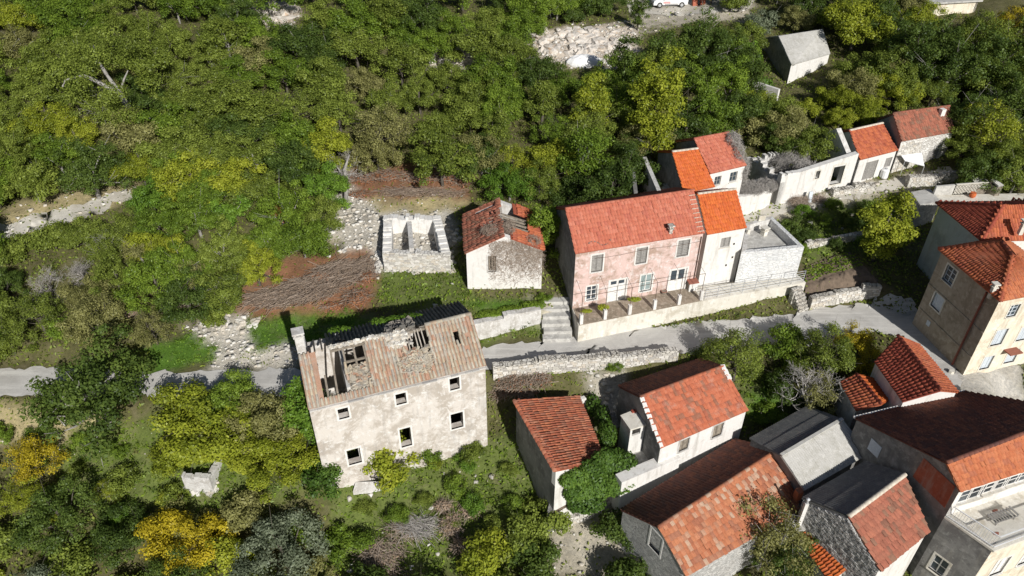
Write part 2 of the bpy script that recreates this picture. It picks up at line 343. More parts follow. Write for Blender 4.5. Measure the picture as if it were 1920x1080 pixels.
LEAF = {
 'dark':  mat_leaf('dark_green_leaf', [(.022, .040, .010), (.070, .110, .022), (.145, .200, .040)]),
 'mid':   mat_leaf('green_leaf', [(.040, .072, .010), (.130, .200, .024), (.245, .335, .044)]),
 'olive': mat_leaf('olive_green_leaf', [(.045, .068, .012), (.160, .205, .034), (.285, .345, .066)]),
 'yell':  mat_leaf('yellow_green_leaf', [(.085, .11, .012), (.235, .275, .026), (.39, .41, .045)]),
 'gold':  mat_leaf('golden_leaf', [(.19, .15, .012), (.40, .32, .020), (.58, .47, .035)]),
 'bright':mat_leaf('fresh_green_leaf', [(.036, .080, .010), (.110, .200, .024), (.20, .32, .042)]),
 'sage':  mat_leaf('grey_green_leaf', [(.060, .078, .048), (.165, .195, .125), (.29, .325, .22)]),
 'khaki': mat_leaf('khaki_leaf', [(.080, .082, .028), (.215, .212, .072), (.34, .33, .13)]),
 'rust':  mat_leaf('rusty_leaf', [(.20, .08, .035), (.36, .14, .05), (.48, .21, .08)]),
 'ivy':   mat_leaf('ivy_leaf', [(.026, .056, .010), (.090, .165, .026), (.17, .265, .046)], .2)}
def mat_ground():
    m, t, out = _nodes('ground_cover'); p = wpos(t)
    a = N(t, 'ShaderNodeAttribute', attribute_name='zone').outputs['Color']
    n1 = noise(t, p, .8, 7, .7, .4); n2 = noise(t, p, 5, 6, .7); n3 = noise(t, p, 30, 3, .6)
    col = mixc(t, .75, a, ramp(t, n2, [(.25, (.42, .42, .42)), (.5, (.95, .95, .95)), (.75, (1.45, 1.4, 1.3))]), 'MULTIPLY')
    col = mixc(t, ramp(t, n1, [(.50, (0, 0, 0)), (.72, (.55, .55, .55))]), col, (.20, .17, .11))
    col = mixc(t, .5, col, ramp(t, n3, [(.3, (.6, .6, .6)), (.7, (1.25, 1.25, 1.25))]), 'MULTIPLY')
    principled(t, out, col, .95, bump(t, math_(t, 'ADD', n2, math_(t, 'MULTIPLY', n3, .5)), .8, .08), spec=.1); return m
GROUND = mat_ground()
def mat_road(name, a, b, c, green=.35):
    m, t, out = _nodes(name); p = wpos(t)
    n1 = noise(t, p, .45, 7, .7, .5); n2 = noise(t, p, 3, 6, .75); n3 = noise(t, p, 26, 4, .7)
    mp = N(t, 'ShaderNodeMapping'); mp.inputs['Rotation'].default_value = (0, 0, math.radians(-10)); mp.inputs['Scale'].default_value = (.12, 1.5, 1); t.links.new(p, mp.inputs[0])
    n4 = noise(t, mp.outputs[0], 1.2, 5, .7)
    col = mixc(t, ramp(t, n1, [(.38, (0, 0, 0)), (.62, (1, 1, 1))]), a, b)
    col = mixc(t, ramp(t, n4, [(.5, (0, 0, 0)), (.66, (.8, .8, .8))]), col, c)
    col = mixc(t, ramp(t, n2, [(.62, (0, 0, 0)), (.74, (green, green, green))]), col, (.13, .15, .06))
    col = mixc(t, .55, col, ramp(t, n3, [(.3, (.62, .62, .62)), (.7, (1.2, 1.2, 1.2))]), 'MULTIPLY')
    principled(t, out, col, .95, bump(t, math_(t, 'ADD', n2, n3), .6, .03), spec=.1); return m
ROAD = mat_road('gravel_road', (.58, .565, .535), (.46, .445, .42), (.68, .665, .63), .25)
PATHM = mat_road('rocky_path', (.60, .575, .52), (.44, .405, .34), (.50, .48, .43), .5)
SOIL = mat_plain('tilled_soil', (.20, .15, .11), (.13, .10, .075), 3, .95, 0, .9)
# ---------------------------------------------------------------- ground
def inpoly(px, py, poly):
    r = np.zeros(px.shape, bool); n = len(poly)
    for i in range(n):
        (x0, y0), (x1, y1) = poly[i], poly[(i+1) % n]
        if y0 == y1: continue
        c = ((y0 > py) != (y1 > py)) & (px < (x1-x0)*(py-y0)/(y1-y0)+x0); r ^= c
    return r
ZC = {'under': (.12, .115, .05), 'grass': (.085, .165, .024), 'dry': (.40, .34, .19), 'rubble': (.50, .47, .41), 'soil': (.17, .125, .09), 'litter': (.27, .14, .08), 'rock': (.62, .54, .45), 'weed': (.13, .165, .045), 'pave': (.52, .50, .46), 'trod': (.48, .44, .36)}
ZONES = [
 ('weed', [(100,800),(260,790),(350,850),(360,940),(240,960),(110,930)]),
 ('dry', [(-50,760),(90,755),(200,790),(110,830),(-50,830)]),
 ('weed', [(620,860),(960,820),(1010,900),(1040,1010),(960,1080),(600,1080),(620,960)]),
 ('weed', [(250,780),(560,740),(620,900),(500,960),(230,960)]),
 ('dry', [(0,392),(130,352),(245,340),(260,372),(130,420),(0,452)]),
 ('litter', [(650,318),(800,308),(885,312),(880,380),(760,380),(660,392)]),
 ('dry', [(650,375),(870,368),(860,408),(700,408),(640,440),(620,480),(610,390)]),
 ('rubble', [(605,400),(650,340),(720,405),(715,520),(650,470),(612,440)]),
 ('rubble', [(700,400),(850,398),(865,560),(790,580),(700,520)]),
 ('weed', [(770,482),(850,478),(862,500),(880,555),(870,590),(760,590),(700,560),(700,520)]),
 ('litter', [(430,520),(520,480),(700,468),(705,560),(690,590),(450,592)]),
 ('trod', [(1000,560),(1062,550),(1080,640),(1010,650)]),
 ('grass', [(460,600),(560,590),(700,585),(700,645),(470,658)]),
 ('grass', [(272,640),(415,615),(425,668),(330,700),(280,700)]),
 ('rubble', [(345,606),(470,590),(480,650),(430,660),(350,625)]),
 ('rubble', [(425,655),(560,648),(565,690),(380,700),(400,672)]),
 ('grass', [(880,560),(1010,565),(1012,582),(890,600)]),
 ('weed', [(900,625),(1020,590),(1022,630),(905,648)]),
 ('rubble', [(1095,700),(1175,690),(1180,800),(1130,800)]),
 ('weed', [(1380,700),(1500,690),(1500,780),(1400,800)]),
 ('grass', [(1398,735),(1470,720),(1470,775),(1410,785)]),
 ('trod', [(1040,985),(1160,940),(1190,1010),(1140,1080),(1030,1080)]),
 ('soil', [(1500,500),(1590,474),(1665,545),(1640,556),(1505,566)]),
 ('weed', [(1470,392),(1640,365),(1720,430),(1640,480),(1600,474),(1510,492)]),
 ('trod', [(1385,400),(1450,378),(1640,338),(1790,312),(1800,330),(1640,372),(1500,400),(1440,420)]),
 ('rock', [(985,60),(1120,48),(1195,45),(1195,125),(1060,125),(1000,120)]),
 ('trod', [(1180,0),(1420,0),(1400,40),(1300,40),(1200,60)]),
 ('rock', [(450,0),(560,0),(555,50),(470,50)]),
 ('trod', [(790,100),(960,95),(960,130),(800,130)]),
 ('pave', [(1690,600),(1920,600),(1920,760),(1800,740)]),
]
def zone_at(x, y):
    z = T(x, y); px, py = proj(np.stack([x, y, z], 1))
    px = px+7*np.sin(x*2.1+y*1.3)+5*np.sin(y*4.3-x*3.7); py = py+5*np.sin(x*1.7-y*2.2)+4*np.sin(x*5.1+y*3.9)
    k = np.zeros(len(x), int); names = list(ZC)
    for n, poly in ZONES: k[inpoly(px, py, poly)] = names.index(n)
    return k, z
def axis(lo, hi, step, far):
    a = list(np.arange(lo, hi+1e-6, step)); s = step; v = hi
    while v < far: s *= 1.5; v += s; a.append(v)
    return a
gx = axis(0, 62, .42, 500); gx = sorted({-v for v in gx} | set(gx)); gy = [-60, -30, -10, 0, 6, 11]+axis(14, 118, .42, 600)
gx, gy = np.array(gx), np.array(gy)
X, Y = np.meshgrid(gx, gy); Zt = T(X.ravel(), Y.ravel())
zk, _ = zone_at(X.ravel(), Y.ravel())
nx, ny = len(gx), len(gy); idx = np.arange(nx*ny).reshape(ny, nx)
Fq = np.stack([idx[:-1, :-1], idx[:-1, 1:], idx[1:, 1:], idx[1:, :-1]], -1).reshape(-1, 4)
gm = mesh_np('ground', np.stack([X.ravel(), Y.ravel(), Zt], 1), Fq, smooth=True)
zc = np.array([c4(c) for c in ZC.values()], np.float32)[zk]
zc[:, :3] *= (1+.18*rng.standard_normal((len(zk), 1))).clip(.5, 1.6)
# soften zone edges over neighbouring cells
zg = zc.reshape(ny, nx, 4); zg[1:-1, 1:-1] = (zg[1:-1, 1:-1]*2+zg[:-2, 1:-1]+zg[2:, 1:-1]+zg[1:-1, :-2]+zg[1:-1, 2:])/6
ca = gm.attributes.new('zone', 'FLOAT_COLOR', 'POINT'); ca.data.foreach_set('color', zg.reshape(-1, 4).ravel())
obj('ground', gm, GROUND, kind='structure')

def sheet(name, top, bot, mat, lift=.035, step=.35, jag=.12, furrow=False):
    """a draped strip of paving between two edges given where they lie in the photograph"""
    A = [gnd(*p) for p in top]; B = [gnd(*p) for p in bot]
    def res(P, n):
        P = np.array([[p.x, p.y] for p in P]); d = np.r_[0, np.cumsum(np.hypot(*np.diff(P, axis=0).T))]
        s = np.linspace(0, d[-1], n); return np.stack([np.interp(s, d, P[:, 0]), np.interp(s, d, P[:, 1])], 1)
    L = sum((b-a).length for a, b in zip(A, A[1:])); n = max(6, int(L/step)); a, b = res(A, n), res(B, n)
    wd = np.hypot(*(a-b).T).max(); m = max(4, int(wd/step))
    r = np.random.default_rng(len(name)); a += r.normal(0, jag, a.shape); b += r.normal(0, jag, b.shape)
    s = np.linspace(0, 1, m)[None, :, None]; P = (a[:, None]*(1-s)+b[:, None]*s).reshape(-1, 2)
    z = T(P[:, 0], P[:, 1])+lift+(.07*np.abs(np.sin((P[:, 1]*.96-P[:, 0]*.27)*4.2))+.03*r.normal(size=len(P)) if furrow else 0); i = np.arange(n*m).reshape(n, m)
    F = np.stack([i[:-1, :-1], i[1:, :-1], i[1:, 1:], i[:-1, 1:]], -1).reshape(-1, 4)
    o = obj(name, mesh_np(name, np.c_[P, z], F, smooth=True), mat, kind='structure')
    return o
sheet('road', [(-90,691),(90,689),(280,699),(560,692),(640,688),(900,652),(1020,640),(1080,632),(1200,616),(1310,603),(1480,590),(1560,575),(1640,558),(1700,552),(1730,590),(1765,650),(1806,716)],
      [(-90,745),(90,742),(280,745),(560,745),(700,740),(920,692),(1000,684),(1100,680),(1200,672),(1290,664),(1400,662),(1480,652),(1560,640),(1640,622),(1690,632),(1730,680),(1790,735)], ROAD)
sheet('mountain_path', [(-60,432),(20,418),(110,395),(160,382),(205,364),(250,352)], [(-60,452),(20,446),(120,420),(170,405),(210,388),(250,372)], PATHM, jag=.2)
sheet('village_path', [(1388,408),(1460,378),(1560,360),(1640,342),(1700,330),(1780,316)], [(1396,424),(1470,400),(1560,384),(1640,362),(1705,345),(1790,328)], PATHM, jag=.18)
sheet('yard', [(1175,2),(1230,-2),(1330,-2),(1420,-2)], [(1185,30),(1230,28),(1320,26),(1400,22)], PATHM, jag=.2)
sheet('soil_plot', [(1512,500),(1550,488),(1592,474),(1618,498),(1648,540)], [(1508,560),(1530,562),(1570,558),(1605,553),(1640,548)], SOIL, .06, .16, .05, True)

# ---------------------------------------------------------------- builders for houses
def frame_of(P0, P1):
    P0, P1 = flatV(P0), flatV(P1); d = (P1-P0); L = d.length; d.normalize(); return P0, d, Vector((d.y, -d.x, 0)), L   # origin, along, outward, length
def wall(parent, P0, P1, z0, z1, t, mat, ops=(), name='wall', gable=None, rag=0.0, mit=(0, 0)):
    """upright wall with real openings; the outer face runs P0->P1 (left to right seen from outside)"""
    o, d, out, L = frame_of(P0, P1); inn = -out
    us = sorted({0.0, L, *[v for p in ops for v in p[:2] if 0 < v < L]}); zs = sorted({z0, z1, *[v for p in ops for v in p[2:4] if z0 < v < z1]})
    def solid(i, j):
        if not (0 <= i < len(us)-1 and 0 <= j < len(zs)-1): return False
        u, z = (us[i]+us[i+1])/2, (zs[j]+zs[j+1])/2
        return not any(p[0] < u < p[1] and p[2] < z < p[3] for p in ops)
    P = lambda u, z, k: o+d*(u+k*(mit[0] if u <= 0 else -mit[1] if u >= L else 0))+inn*(t*k)+Vector((0, 0, z))
    b = MB()
    for i in range(len(us)-1):
        for j in range(len(zs)-1):
            if not solid(i, j): continue
            a, c, e, f = us[i], us[i+1], zs[j], zs[j+1]
            b.quad(P(a, e, 0), P(c, e, 0), P(c, f, 0), P(a, f, 0)); b.quad(P(c, e, 1), P(a, e, 1), P(a, f, 1), P(c, f, 1))
            if not solid(i-1, j): b.quad(P(a, e, 1), P(a, e, 0), P(a, f, 0), P(a, f, 1))
            if not solid(i+1, j): b.quad(P(c, e, 0), P(c, e, 1), P(c, f, 1), P(c, f, 0))
            if not solid(i, j-1): b.quad(P(a, e, 0), P(a, e, 1), P(c, e, 1), P(c, e, 0))
            if not solid(i, j+1): b.quad(P(a, f, 0), P(c, f, 0), P(c, f, 1), P(a, f, 1))
    if gable:                       # (metres along, height): the top comes to a point
        b.prism([P(.01, z1, 0), P(L-.01, z1, 0), P(gable[0], gable[1], 0)], inn*t)
    if rag:                         # broken top courses
        u = 0.0
        while u < L:
            k = random.uniform(.12, .42); h = random.uniform(0, rag)*(.6+.4*math.sin(u*1.3+L)); e = min(L, u+k)
            if h > .03 and e-u > .05:
                j = random.uniform(0, .05); b.prism([P(u+.01, z1-.01, .04+j), P(e-.01, z1-.01, .04), P(e-.01, z1-.01, .95), P(u+.01, z1-.01, .95-j)], (0, 0, h))
            u = e
    return b.build(name, mat, parent)
def mitres(w, t):
    """how far each corner's inner edge draws in, for four corners in order"""
    out = []
    for i in range(4):
        a = flatV(w[i-1]-w[i]).normalized(); b = flatV(w[(i+1) % 4]-w[i]).normalized(); out.append(t/max(.3, math.tan(math.acos(max(-1, min(1, a.dot(b))))/2)))
    return out
def opening(P0, P1, x0, y0, x1, y1):
    """pixel box (top left, bottom right) -> (u0, u1, z0, z1) on the wall"""
    u0, za = on_wall(x0, y0, P0, P1); u1, zb = on_wall(x1, y1, P0, P1); return (min(u0, u1), max(u0, u1), min(za, zb), max(za, zb))
def fit_opening(parent, P0, P1, op, kind, t=.4, surround=None, fmat=None, label=None):
    o, d, out, L = frame_of(P0, P1); u0, u1, z0, z1 = op; W, H = u1-u0, z1-z0; zv = Vector((0, 0, 1))
    Q = lambda u, z, k: o+d*u+out*k+zv*z
    fmat = fmat or (SHUT if kind == 'louvre' else PAINT_W); host = None
    def bars(b, rects, k0, k1):
        for (a, c, e, f) in rects: b.prism([Q(a, e, k1), Q(c, e, k1), Q(c, f, k1), Q(a, f, k1)], out*(k0-k1))
    s = .11
    if kind == 'open':
        b = MB(); bars(b, [(u0-s, u0, z0-s, z1+s), (u1, u1+s, z0-s, z1+s), (u0, u1, z1, z1+s), (u0, u1, z0-s, z0)], .02, -.10)
        return b.build('window_surround', surround or CONC_L, parent)
    dep = -.14
    if kind in ('glass', 'glass4', 'lace'):
        b = MB(); f = .055
        rects = [(u0, u0+f, z0, z1), (u1-f, u1, z0, z1), (u0+f, u1-f, z1-f, z1), (u0+f, u1-f, z0, z0+f), ((u0+u1)/2-f*.6, (u0+u1)/2+f*.6, z0+f, z1-f)]
        bars(b, rects, dep+.05, dep); host = b.build('window', fmat, parent)
        for (a, c) in ((u0+f, (u0+u1)/2-f*.6), ((u0+u1)/2+f*.6, u1-f)):
            g = MB(); bars(g, [(a, c, z0+f, z1-f)], dep+.025, dep+.01); g.build('pane', GLASS_L if kind == 'lace' else GLASS, host)
            g = MB(); bars(g, [(a, c, z0+H*k-.02, z0+H*k+.02) for k in ((.5,) if kind != 'glass4' else (.36, .68))], dep+.045, dep+.028); g.build('glazing_bar', fmat, host)
    elif kind == 'louvre':
        b = MB(); f = .05; m = (u0+u1)/2
        for (a, c) in ((u0, m-.01), (m+.01, u1)):
            bars(b, [(a, a+f, z0, z1), (c-f, c, z0, z1), (a+f, c-f, z1-f, z1), (a+f, c-f, z0, z0+f)], dep+.07, dep+.02)
        host = b.build('window', fmat, parent)
        for (a, c) in ((u0+f, m-.01-f), (m+.01+f, u1-f)):
            k = MB(); n = max(4, int(H/.14))
            for i in range(n):
                z = z0+f+(H-2*f)*(i+.5)/n; k.prism([Q(a, z-.05, dep+.06), Q(c, z-.05, dep+.06), Q(c, z+.04, dep+.025), Q(a, z+.04, dep+.025)], out*-.012)
            k.build('shutter', fmat, host)
    elif kind == 'board':
        b = MB(); n = max(2, int(W/.17))
        bars(b, [(u0, u0+.05, z0, z1), (u1-.05, u1, z0, z1), (u0+.05, u1-.05, z1-.05, z1)], dep+.06, dep); host = b.build('door_frame', fmat, parent)
        for i in range(n):
            a = u0+.05+(W-.1)*i/n; k = MB(); bars(k, [(a+.006, a+(W-.1)/n-.006, z0, z1-.05)], dep+.045+random.uniform(-.006, .006), dep+.01); k.build('board', fmat, host)
    elif kind in ('door', 'doorglass'):
        b = MB(); f = .06
        bars(b, [(u0, u0+f, z0, z1), (u1-f, u1, z0, z1), (u0+f, u1-f, z1-f, z1)], dep+.07, dep); host = b.build('door', fmat, parent)
        m = (u0+u1)/2; zt = z0+H*.5 if kind == 'doorglass' else z0+H*.80
        for (a, c) in ((u0+f, m-.005), (m+.005, u1-f)):
            k = MB(); e = .07; zz = [z0, z0+(zt-z0)*.5, zt]
            bars(k, [(a, c, z0, zt), (a, a+e, zt, z1-f), (c-e, c, zt, z1-f), (a+e, c-e, z1-f-e, z1-f)], dep+.045, dep+.01)
            bars(k, [(a+e, c-e, zz[i]+e*.7, zz[i+1]-e*.7) for i in (0, 1)], dep+.06, dep+.045)
            k.build('door_leaf', fmat, host)
            g = MB(); bars(g, [(a+e, c-e, zt, z1-f-e)], dep+.03, dep+.02); g.build('pane', GLASS, host)
        h = MB(); h.bar(Q(m-.06, z0+1.0, dep+.06), Q(m-.06, z0+1.0, dep+.10), .03); h.bar(Q(m-.06, z0+1.0, dep+.10), Q(m-.18, z0+1.0, dep+.10), .025); h.build('handle', STEEL, host)
    if surround:
        b = MB(); r = [(u0-s, u0, z0 if 'door' in kind else z0-s, z1+s), (u1, u1+s, z0 if 'door' in kind else z0-s, z1+s), (u0, u1, z1, z1+s)]
        if 'door' not in kind: r.append((u0, u1, z0-s, z0))
        bars(b, r, .022, -.10); b.build('surround', surround, host)
    if 'door' not in kind and kind != 'board':
        k = MB(); bars(k, [(u0-.06, u1+.06, z0-.05, z0-.003)], .09, dep); k.build('sill', surround or CONC_L, host)
    return host
def tile_proto(style):
    if style == 'barrel':
        prof = [(-.36, -.02), (-.29, .06), (-.11, .105), (.11, .105), (.29, .06), (.36, -.02)]; ex = 1.14
    else:
        prof = [(-.5, .012), (-.34, .012), (-.24, .045), (-.08, .062), (.08, .045), (.18, .012), (.5, .012)]; ex = 1.06
    return prof, ex
def tile_arrays(style, w, l):
    """one tile: width w, exposed length l, running upslope along +y"""
    prof, ex = tile_proto(style); n = len(prof); V = []; F = []
    sc_ = min(1.0, w/.22)
    for (y, lift, nar) in ((0.0, .04, 1.0), (l*ex, .004, .9 if style == 'barrel' else 1.0)):
        V += [(x*w*nar, y, z*sc_+lift) for x, z in prof]
    V += [(x*w, 0, -.012) for x, z in prof]
    F += [(i, i+1, n+i+1, n+i) for i in range(n-1)]+[(2*n+i, 2*n+i+1, i+1, i) for i in range(n-1)]
    return np.array(V, float), np.array(F, int)
def bil(E0, E1, R1, R0, u, v): return (E0*(1-u)+E1*u)*(1-v)+(R0*(1-u)+R1*u)*v
def tile_field(roof, E0, E1, R1, R0, tw, tl, style, mat, nobj=0, skip=None, jit=.012, name='tile', mat_fn=None):
    """lays tiles on the slope E0,E1 (eave) - R1,R0 (top); the nobj that show largest become objects, the rest one part"""
    E0, E1, R1, R0 = map(Vector, (E0, E1, R1, R0)); r = random.Random(hash((round(E0.x, 2), round(R1.y, 2))) & 0xffff)
    nu = max(2, round((E1-E0).length/tw)); nv = max(2, round(((R0-E0).length+(R1-E1).length)/2/tl)); items = []
    for j in range(nv):
        for i in range(nu):
            u, v = (i+.5)/nu, j/nv
            if skip and skip(u, v+.5/nv): continue
            P = bil(E0, E1, R1, R0, u, v); xu = bil(E0, E1, R1, R0, u+.01, v)-bil(E0, E1, R1, R0, u-.01, v); yv = bil(E0, E1, R1, R0, u, v+.1)-P
            w_ = xu.length/.02/nu; l_ = yv.length/.1/nv; x = xu.normalized(); n = x.cross(yv).normalized(); y = n.cross(x)
            a = r.gauss(0, jit*1.6); x2 = x*math.cos(a)+y*math.sin(a); y2 = y*math.cos(a)-x*math.sin(a)
            P = P+n*(.012+abs(r.gauss(0, jit*.5)))+x*r.gauss(0, jit)+y*r.gauss(0, jit)
            items.append((P, x2*(w_/tw), y2*(l_/tl), n))
    items.sort(key=lambda q: (q[0]-Vector(cO)).length)
    V, F = tile_arrays(style, tw, tl)
    if nobj:
        me = mesh_np('tile', V, F)
        me.materials.append(mat)
        for (P, x, y, n) in items[:nobj]:
            o = bpy.data.objects.new(name, me); COL.objects.link(o); o.parent = roof
            o.matrix_basis = Matrix(((x.x, y.x, n.x, P.x), (x.y, y.y, n.y, P.y), (x.z, y.z, n.z, P.z), (0, 0, 0, 1)))
    rest = items[nobj:]
    if rest:
        A = np.array([[list(P), list(x), list(y), list(n)] for P, x, y, n in rest]); nv_ = len(V)
        W = A[:, None, 0]+V[None, :, 0, None]*A[:, None, 1]+V[None, :, 1, None]*A[:, None, 2]+V[None, :, 2, None]*A[:, None, 3]
        FF = (F[None]+np.arange(len(rest))[:, None, None]*nv_).reshape(-1, 4)
        rd = np.repeat(np.array([r.random() for _ in rest]), nv_)
        obj('tile_field', mesh_np('tile_field', W.reshape(-1, 3), FF, rd), mat, roof, 'stuff')
def ridge_row(roof, A, B, mat, step=.36, rad=.11, name='ridge_tile'):
    A, B = Vector(A), Vector(B); n = max(1, round((B-A).length/step)); d = (B-A)/n; l = d.length; dn = d.normalized()
    side = dn.cross(Vector((0, 0, 1))).normalized(); up = side.cross(dn)
    k = 5; V = []; F = []
    for (y, rr) in ((0, rad*1.08), (l*1.06, rad*.94)):
        for i in range(k+1):
            a = math.pi*i/k; V.append((math.cos(a)*rr*1.15, y, math.sin(a)*rr-.035))
    F += [(i, i+1, k+1+i+1, k+1+i) for i in range(k)]
    V += [(x, 0, -.05) for x, y, z in V[:k+1]]; F += [(2*(k+1)+i, 2*(k+1)+i+1, i+1, i) for i in range(k)]
    me = mesh_np('ridge_tile', V, F); me.materials.append(mat)
    for i in range(n):
        P = A+d*i+up*random.uniform(0, .012); o = bpy.data.objects.new(name, me); COL.objects.link(o); o.parent = roof
        o.matrix_basis = Matrix(((side.x, dn.x, up.x, P.x), (side.y, dn.y, up.y, P.y), (side.z, dn.z, up.z, P.z), (0, 0, 0, 1)))
def slab(b, E0, E1, R1, R0, th=.07):
    E0, E1, R1, R0 = map(Vector, (E0, E1, R1, R0)); n = (E1-E0).cross(R0-E0).normalized(); b.prism([E0, E1, R1, R0], -n*th)
def corr_sheets(roof, E0, E1, R1, R0, mat, wd=.9, wave=.16, amp=.028, rows=2, name='sheet', jit=.01):
    E0, E1, R1, R0 = map(Vector, (E0, E1, R1, R0)); nu = max(1, round((E1-E0).length/wd)); nrm = (E1-E0).cross(R0-E0).normalized()
    for j in range(rows):
        for i in range(nu):
            seg = int((E1-E0).length/nu/wave*5)+1; V = []; lift = .03+.035*(rows-j)*0+random.uniform(0, jit)
            for v, zz in ((max(0, (j-.04)/rows) if j else -.0, .035*(j > 0)), ((j+1)/rows, 0)):
                for k in range(seg+1):
                    u = (i+k/seg)/nu; ph = u*(E1-E0).length/wave*2*math.pi
                    V.append(bil(E0, E1, R1, R0, u, v)+nrm*(lift+zz+amp*math.cos(ph)))
            n = seg+1; me = mesh_np('sheet', [tuple(v) for v in V], [(k, k+1, n+k+1, n+k) for k in range(seg)], [random.random()]*len(V), True)
            obj(name, me, mat, roof)
def inset(FL, FR, BR, BL, ov, ovs):
    c = [Vector(p) for p in (FL, FR, BR, BL)]
    x0 = flatV(c[1]-c[0]).normalized(); x1 = flatV(c[2]-c[3]).normalized(); y0 = flatV(c[3]-c[0]).normalized(); y1 = flatV(c[2]-c[1]).normalized()
    return [c[0]+x0*ovs+y0*ov, c[1]-x0*ovs+y1*ov, c[2]-x1*ovs-y1*ov, c[3]+x1*ovs-y0*ov]
def house(name, label, cat, FL, FR, BR, BL, RL, RR, zb, wmat, tmat, tmat_b=None, ops=(), left_ops=(), right_ops=(), t=.42, ov=.12, ovs=.06, tile=('flat', .22, .36), nobj=0, nobj_b=0,
          walls=None, skipf=None, skipb=None, cover='tile', cover_b=None, ridge_mat=None, surround=None, group=None, zbs=None, fmat=None, drop=.1):
    """gabled house: eave corners FL FR BR BL, ridge RL RR (all in metres)"""
    FL, FR, BR, BL, RL, RR = map(Vector, (FL, FR, BR, BL, RL, RR))
    w0 = inset(FL, FR, BR, BL, ov, ovs); base = (w0[0]+w0[1]+w0[2]+w0[3])/4; base.z = zb
    e = empty(name, base, label, cat, group); walls = walls or {}
    wm = lambda k: walls.get(k, wmat)
    zd = (zbs or {})
    cl = lambda o, z: (o[0], o[1], min(o[2], z-.85), min(o[3], z-.28))
    M = mitres(w0, t)
    fo = [(k, cl(opening(w0[0], w0[1], *px), min(FL.z, FR.z))) for k, *px in ops]; lo = [(k, opening(w0[3], w0[0], *px)) for k, *px in left_ops]; ro = [(k, opening(w0[1], w0[2], *px)) for k, *px in right_ops]
    wall(e, w0[0], w0[1], zd.get('f', zb), min(FL.z, FR.z)-drop, t, wm('f'), [o for _, o in fo], mit=(M[0], M[1]))
    wall(e, w0[2], w0[3], zd.get('b', zb), min(BL.z, BR.z)-drop, t, wm('b'), mit=(M[2], M[3]))
    def gab(P0, P1, R, zl, ops_, key, mi):
        o, d, out, L = frame_of(P0, P1); u = max(.1, min(L-.1, float((flatV(R)-o).dot(d)))); z1 = min(P0.z, P1.z)-drop
        wall(e, P0, P1, zl, z1-.002, t, wm(key), [(a, b_, c, f) for _, (a, b_, c, f) in ops_], gable=(u, R.z-drop), mit=mi)
        if abs(P0.z-P1.z) > .25:
            hi, lo_ = (P0, P1) if P0.z > P1.z else (P1, P0); b = MB(); Rp = o+d*u; tri = [Vector((hi.x, hi.y, z1)), Vector((hi.x, hi.y, hi.z-drop)), Vector((Rp.x, Rp.y, R.z-drop)), Vector((Rp.x, Rp.y, z1))]
            b.prism([p+out*-.006 for p in tri], out*-t*.98); b.build('wall', wm(key), e)
    gab(w0[3], w0[0], RL, zd.get('l', zb), lo, 'l', (M[3], M[0])); gab(w0[1], w0[2], RR, zd.get('r', zb), ro, 'r', (M[1], M[2]))
    for (k, o) in fo: fit_opening(e, w0[0], w0[1], o, k, t, surround, fmat)
    for (k, o) in lo: fit_opening(e, w0[3], w0[0], o, k, t, surround, fmat)
    for (k, o) in ro: fit_opening(e, w0[1], w0[2], o, k, t, surround, fmat)
    st, tw, tl = tile
    for (E0, E1, R1, R0, cv, tm, nn, sk) in ((FL, FR, RR, RL, cover, tmat, nobj, skipf), (BR, BL, RL, RR, cover_b or cover, tmat_b or tmat, nobj_b, skipb)):
        b = MB()
        if sk is None: slab(b, E0, E1, R1, R0)
        else:
            nu, nv = 22, 8
            for i in range(nu):
                for j in range(nv):
                    if not sk((i+.5)/nu, (j+.5)/nv): slab(b, bil(E0, E1, R1, R0, i/nu, j/nv), bil(E0, E1, R1, R0, (i+1)/nu, j/nv), bil(E0, E1, R1, R0, (i+1)/nu, (j+1)/nv), bil(E0, E1, R1, R0, i/nu, (j+1)/nv), .05)
        ro_ = b.build('roof', tm, e)
        if cv == 'tile': tile_field(ro_, E0, E1, R1, R0, tw, tl, st, tm, nn, sk)
        elif cv == 'corr': corr_sheets(ro_, E0, E1, R1, R0, tm)
    if cover == 'tile' and ridge_mat is not False: ridge_row(ro_, RL+Vector((0, 0, .05)), RR+Vector((0, 0, .05)), ridge_mat or tmat)
    return e, w0
def box_part(parent, name, mat, P0, P1, z0, z1, t):
    """plain wall piece P0->P1 of thickness t (to the left of travel)"""
    o, d, out, L = frame_of(P0, P1); b = MB(); b.prism([o+Vector((0, 0, z0)), o+d*L+Vector((0, 0, z0)), o+d*L-out*t+Vector((0, 0, z0)), o-out*t+Vector((0, 0, z0))], (0, 0, z1-z0)); return b.build(name, mat, parent)
def chimney(parent, x, y, z0, z1, s, mat, cap=True, rot=0, style='cap'):
    c, sn = math.cos(rot), math.sin(rot); ax, ay = Vector((c, sn, 0)), Vector((-sn, c, 0)); b = MB()
    b.obox((x, y, (z0+z1)/2), ax*s/2, ay*s/2, Vector((0, 0, (z1-z0)/2)))
    h = b.build('chimney', mat, parent); k = MB()
    if style == 'cap':
        k.obox((x, y, z1+.04), ax*(s/2+.06), ay*(s/2+.06), (0, 0, .04))
        for i in (-1, 1):
            for j in (-1, 1): k.obox(Vector((x, y, z1+.16))+ax*i*(s/2-.05)+ay*j*(s/2-.05), ax*.045, ay*.045, (0, 0, .085))
        k.obox((x, y, z1+.28), ax*(s/2+.09), ay*(s/2+.09), (0, 0, .045))
    else: k.tube([(x, y, z1-.02), (x, y, z1+.35)], [.08, .07], 10); k.tube([(x, y, z1+.35), (x, y, z1+.43)], [.12, .04], 10)
    k.build('chimney_cap', mat if style == 'cap' else STEEL, h); return h
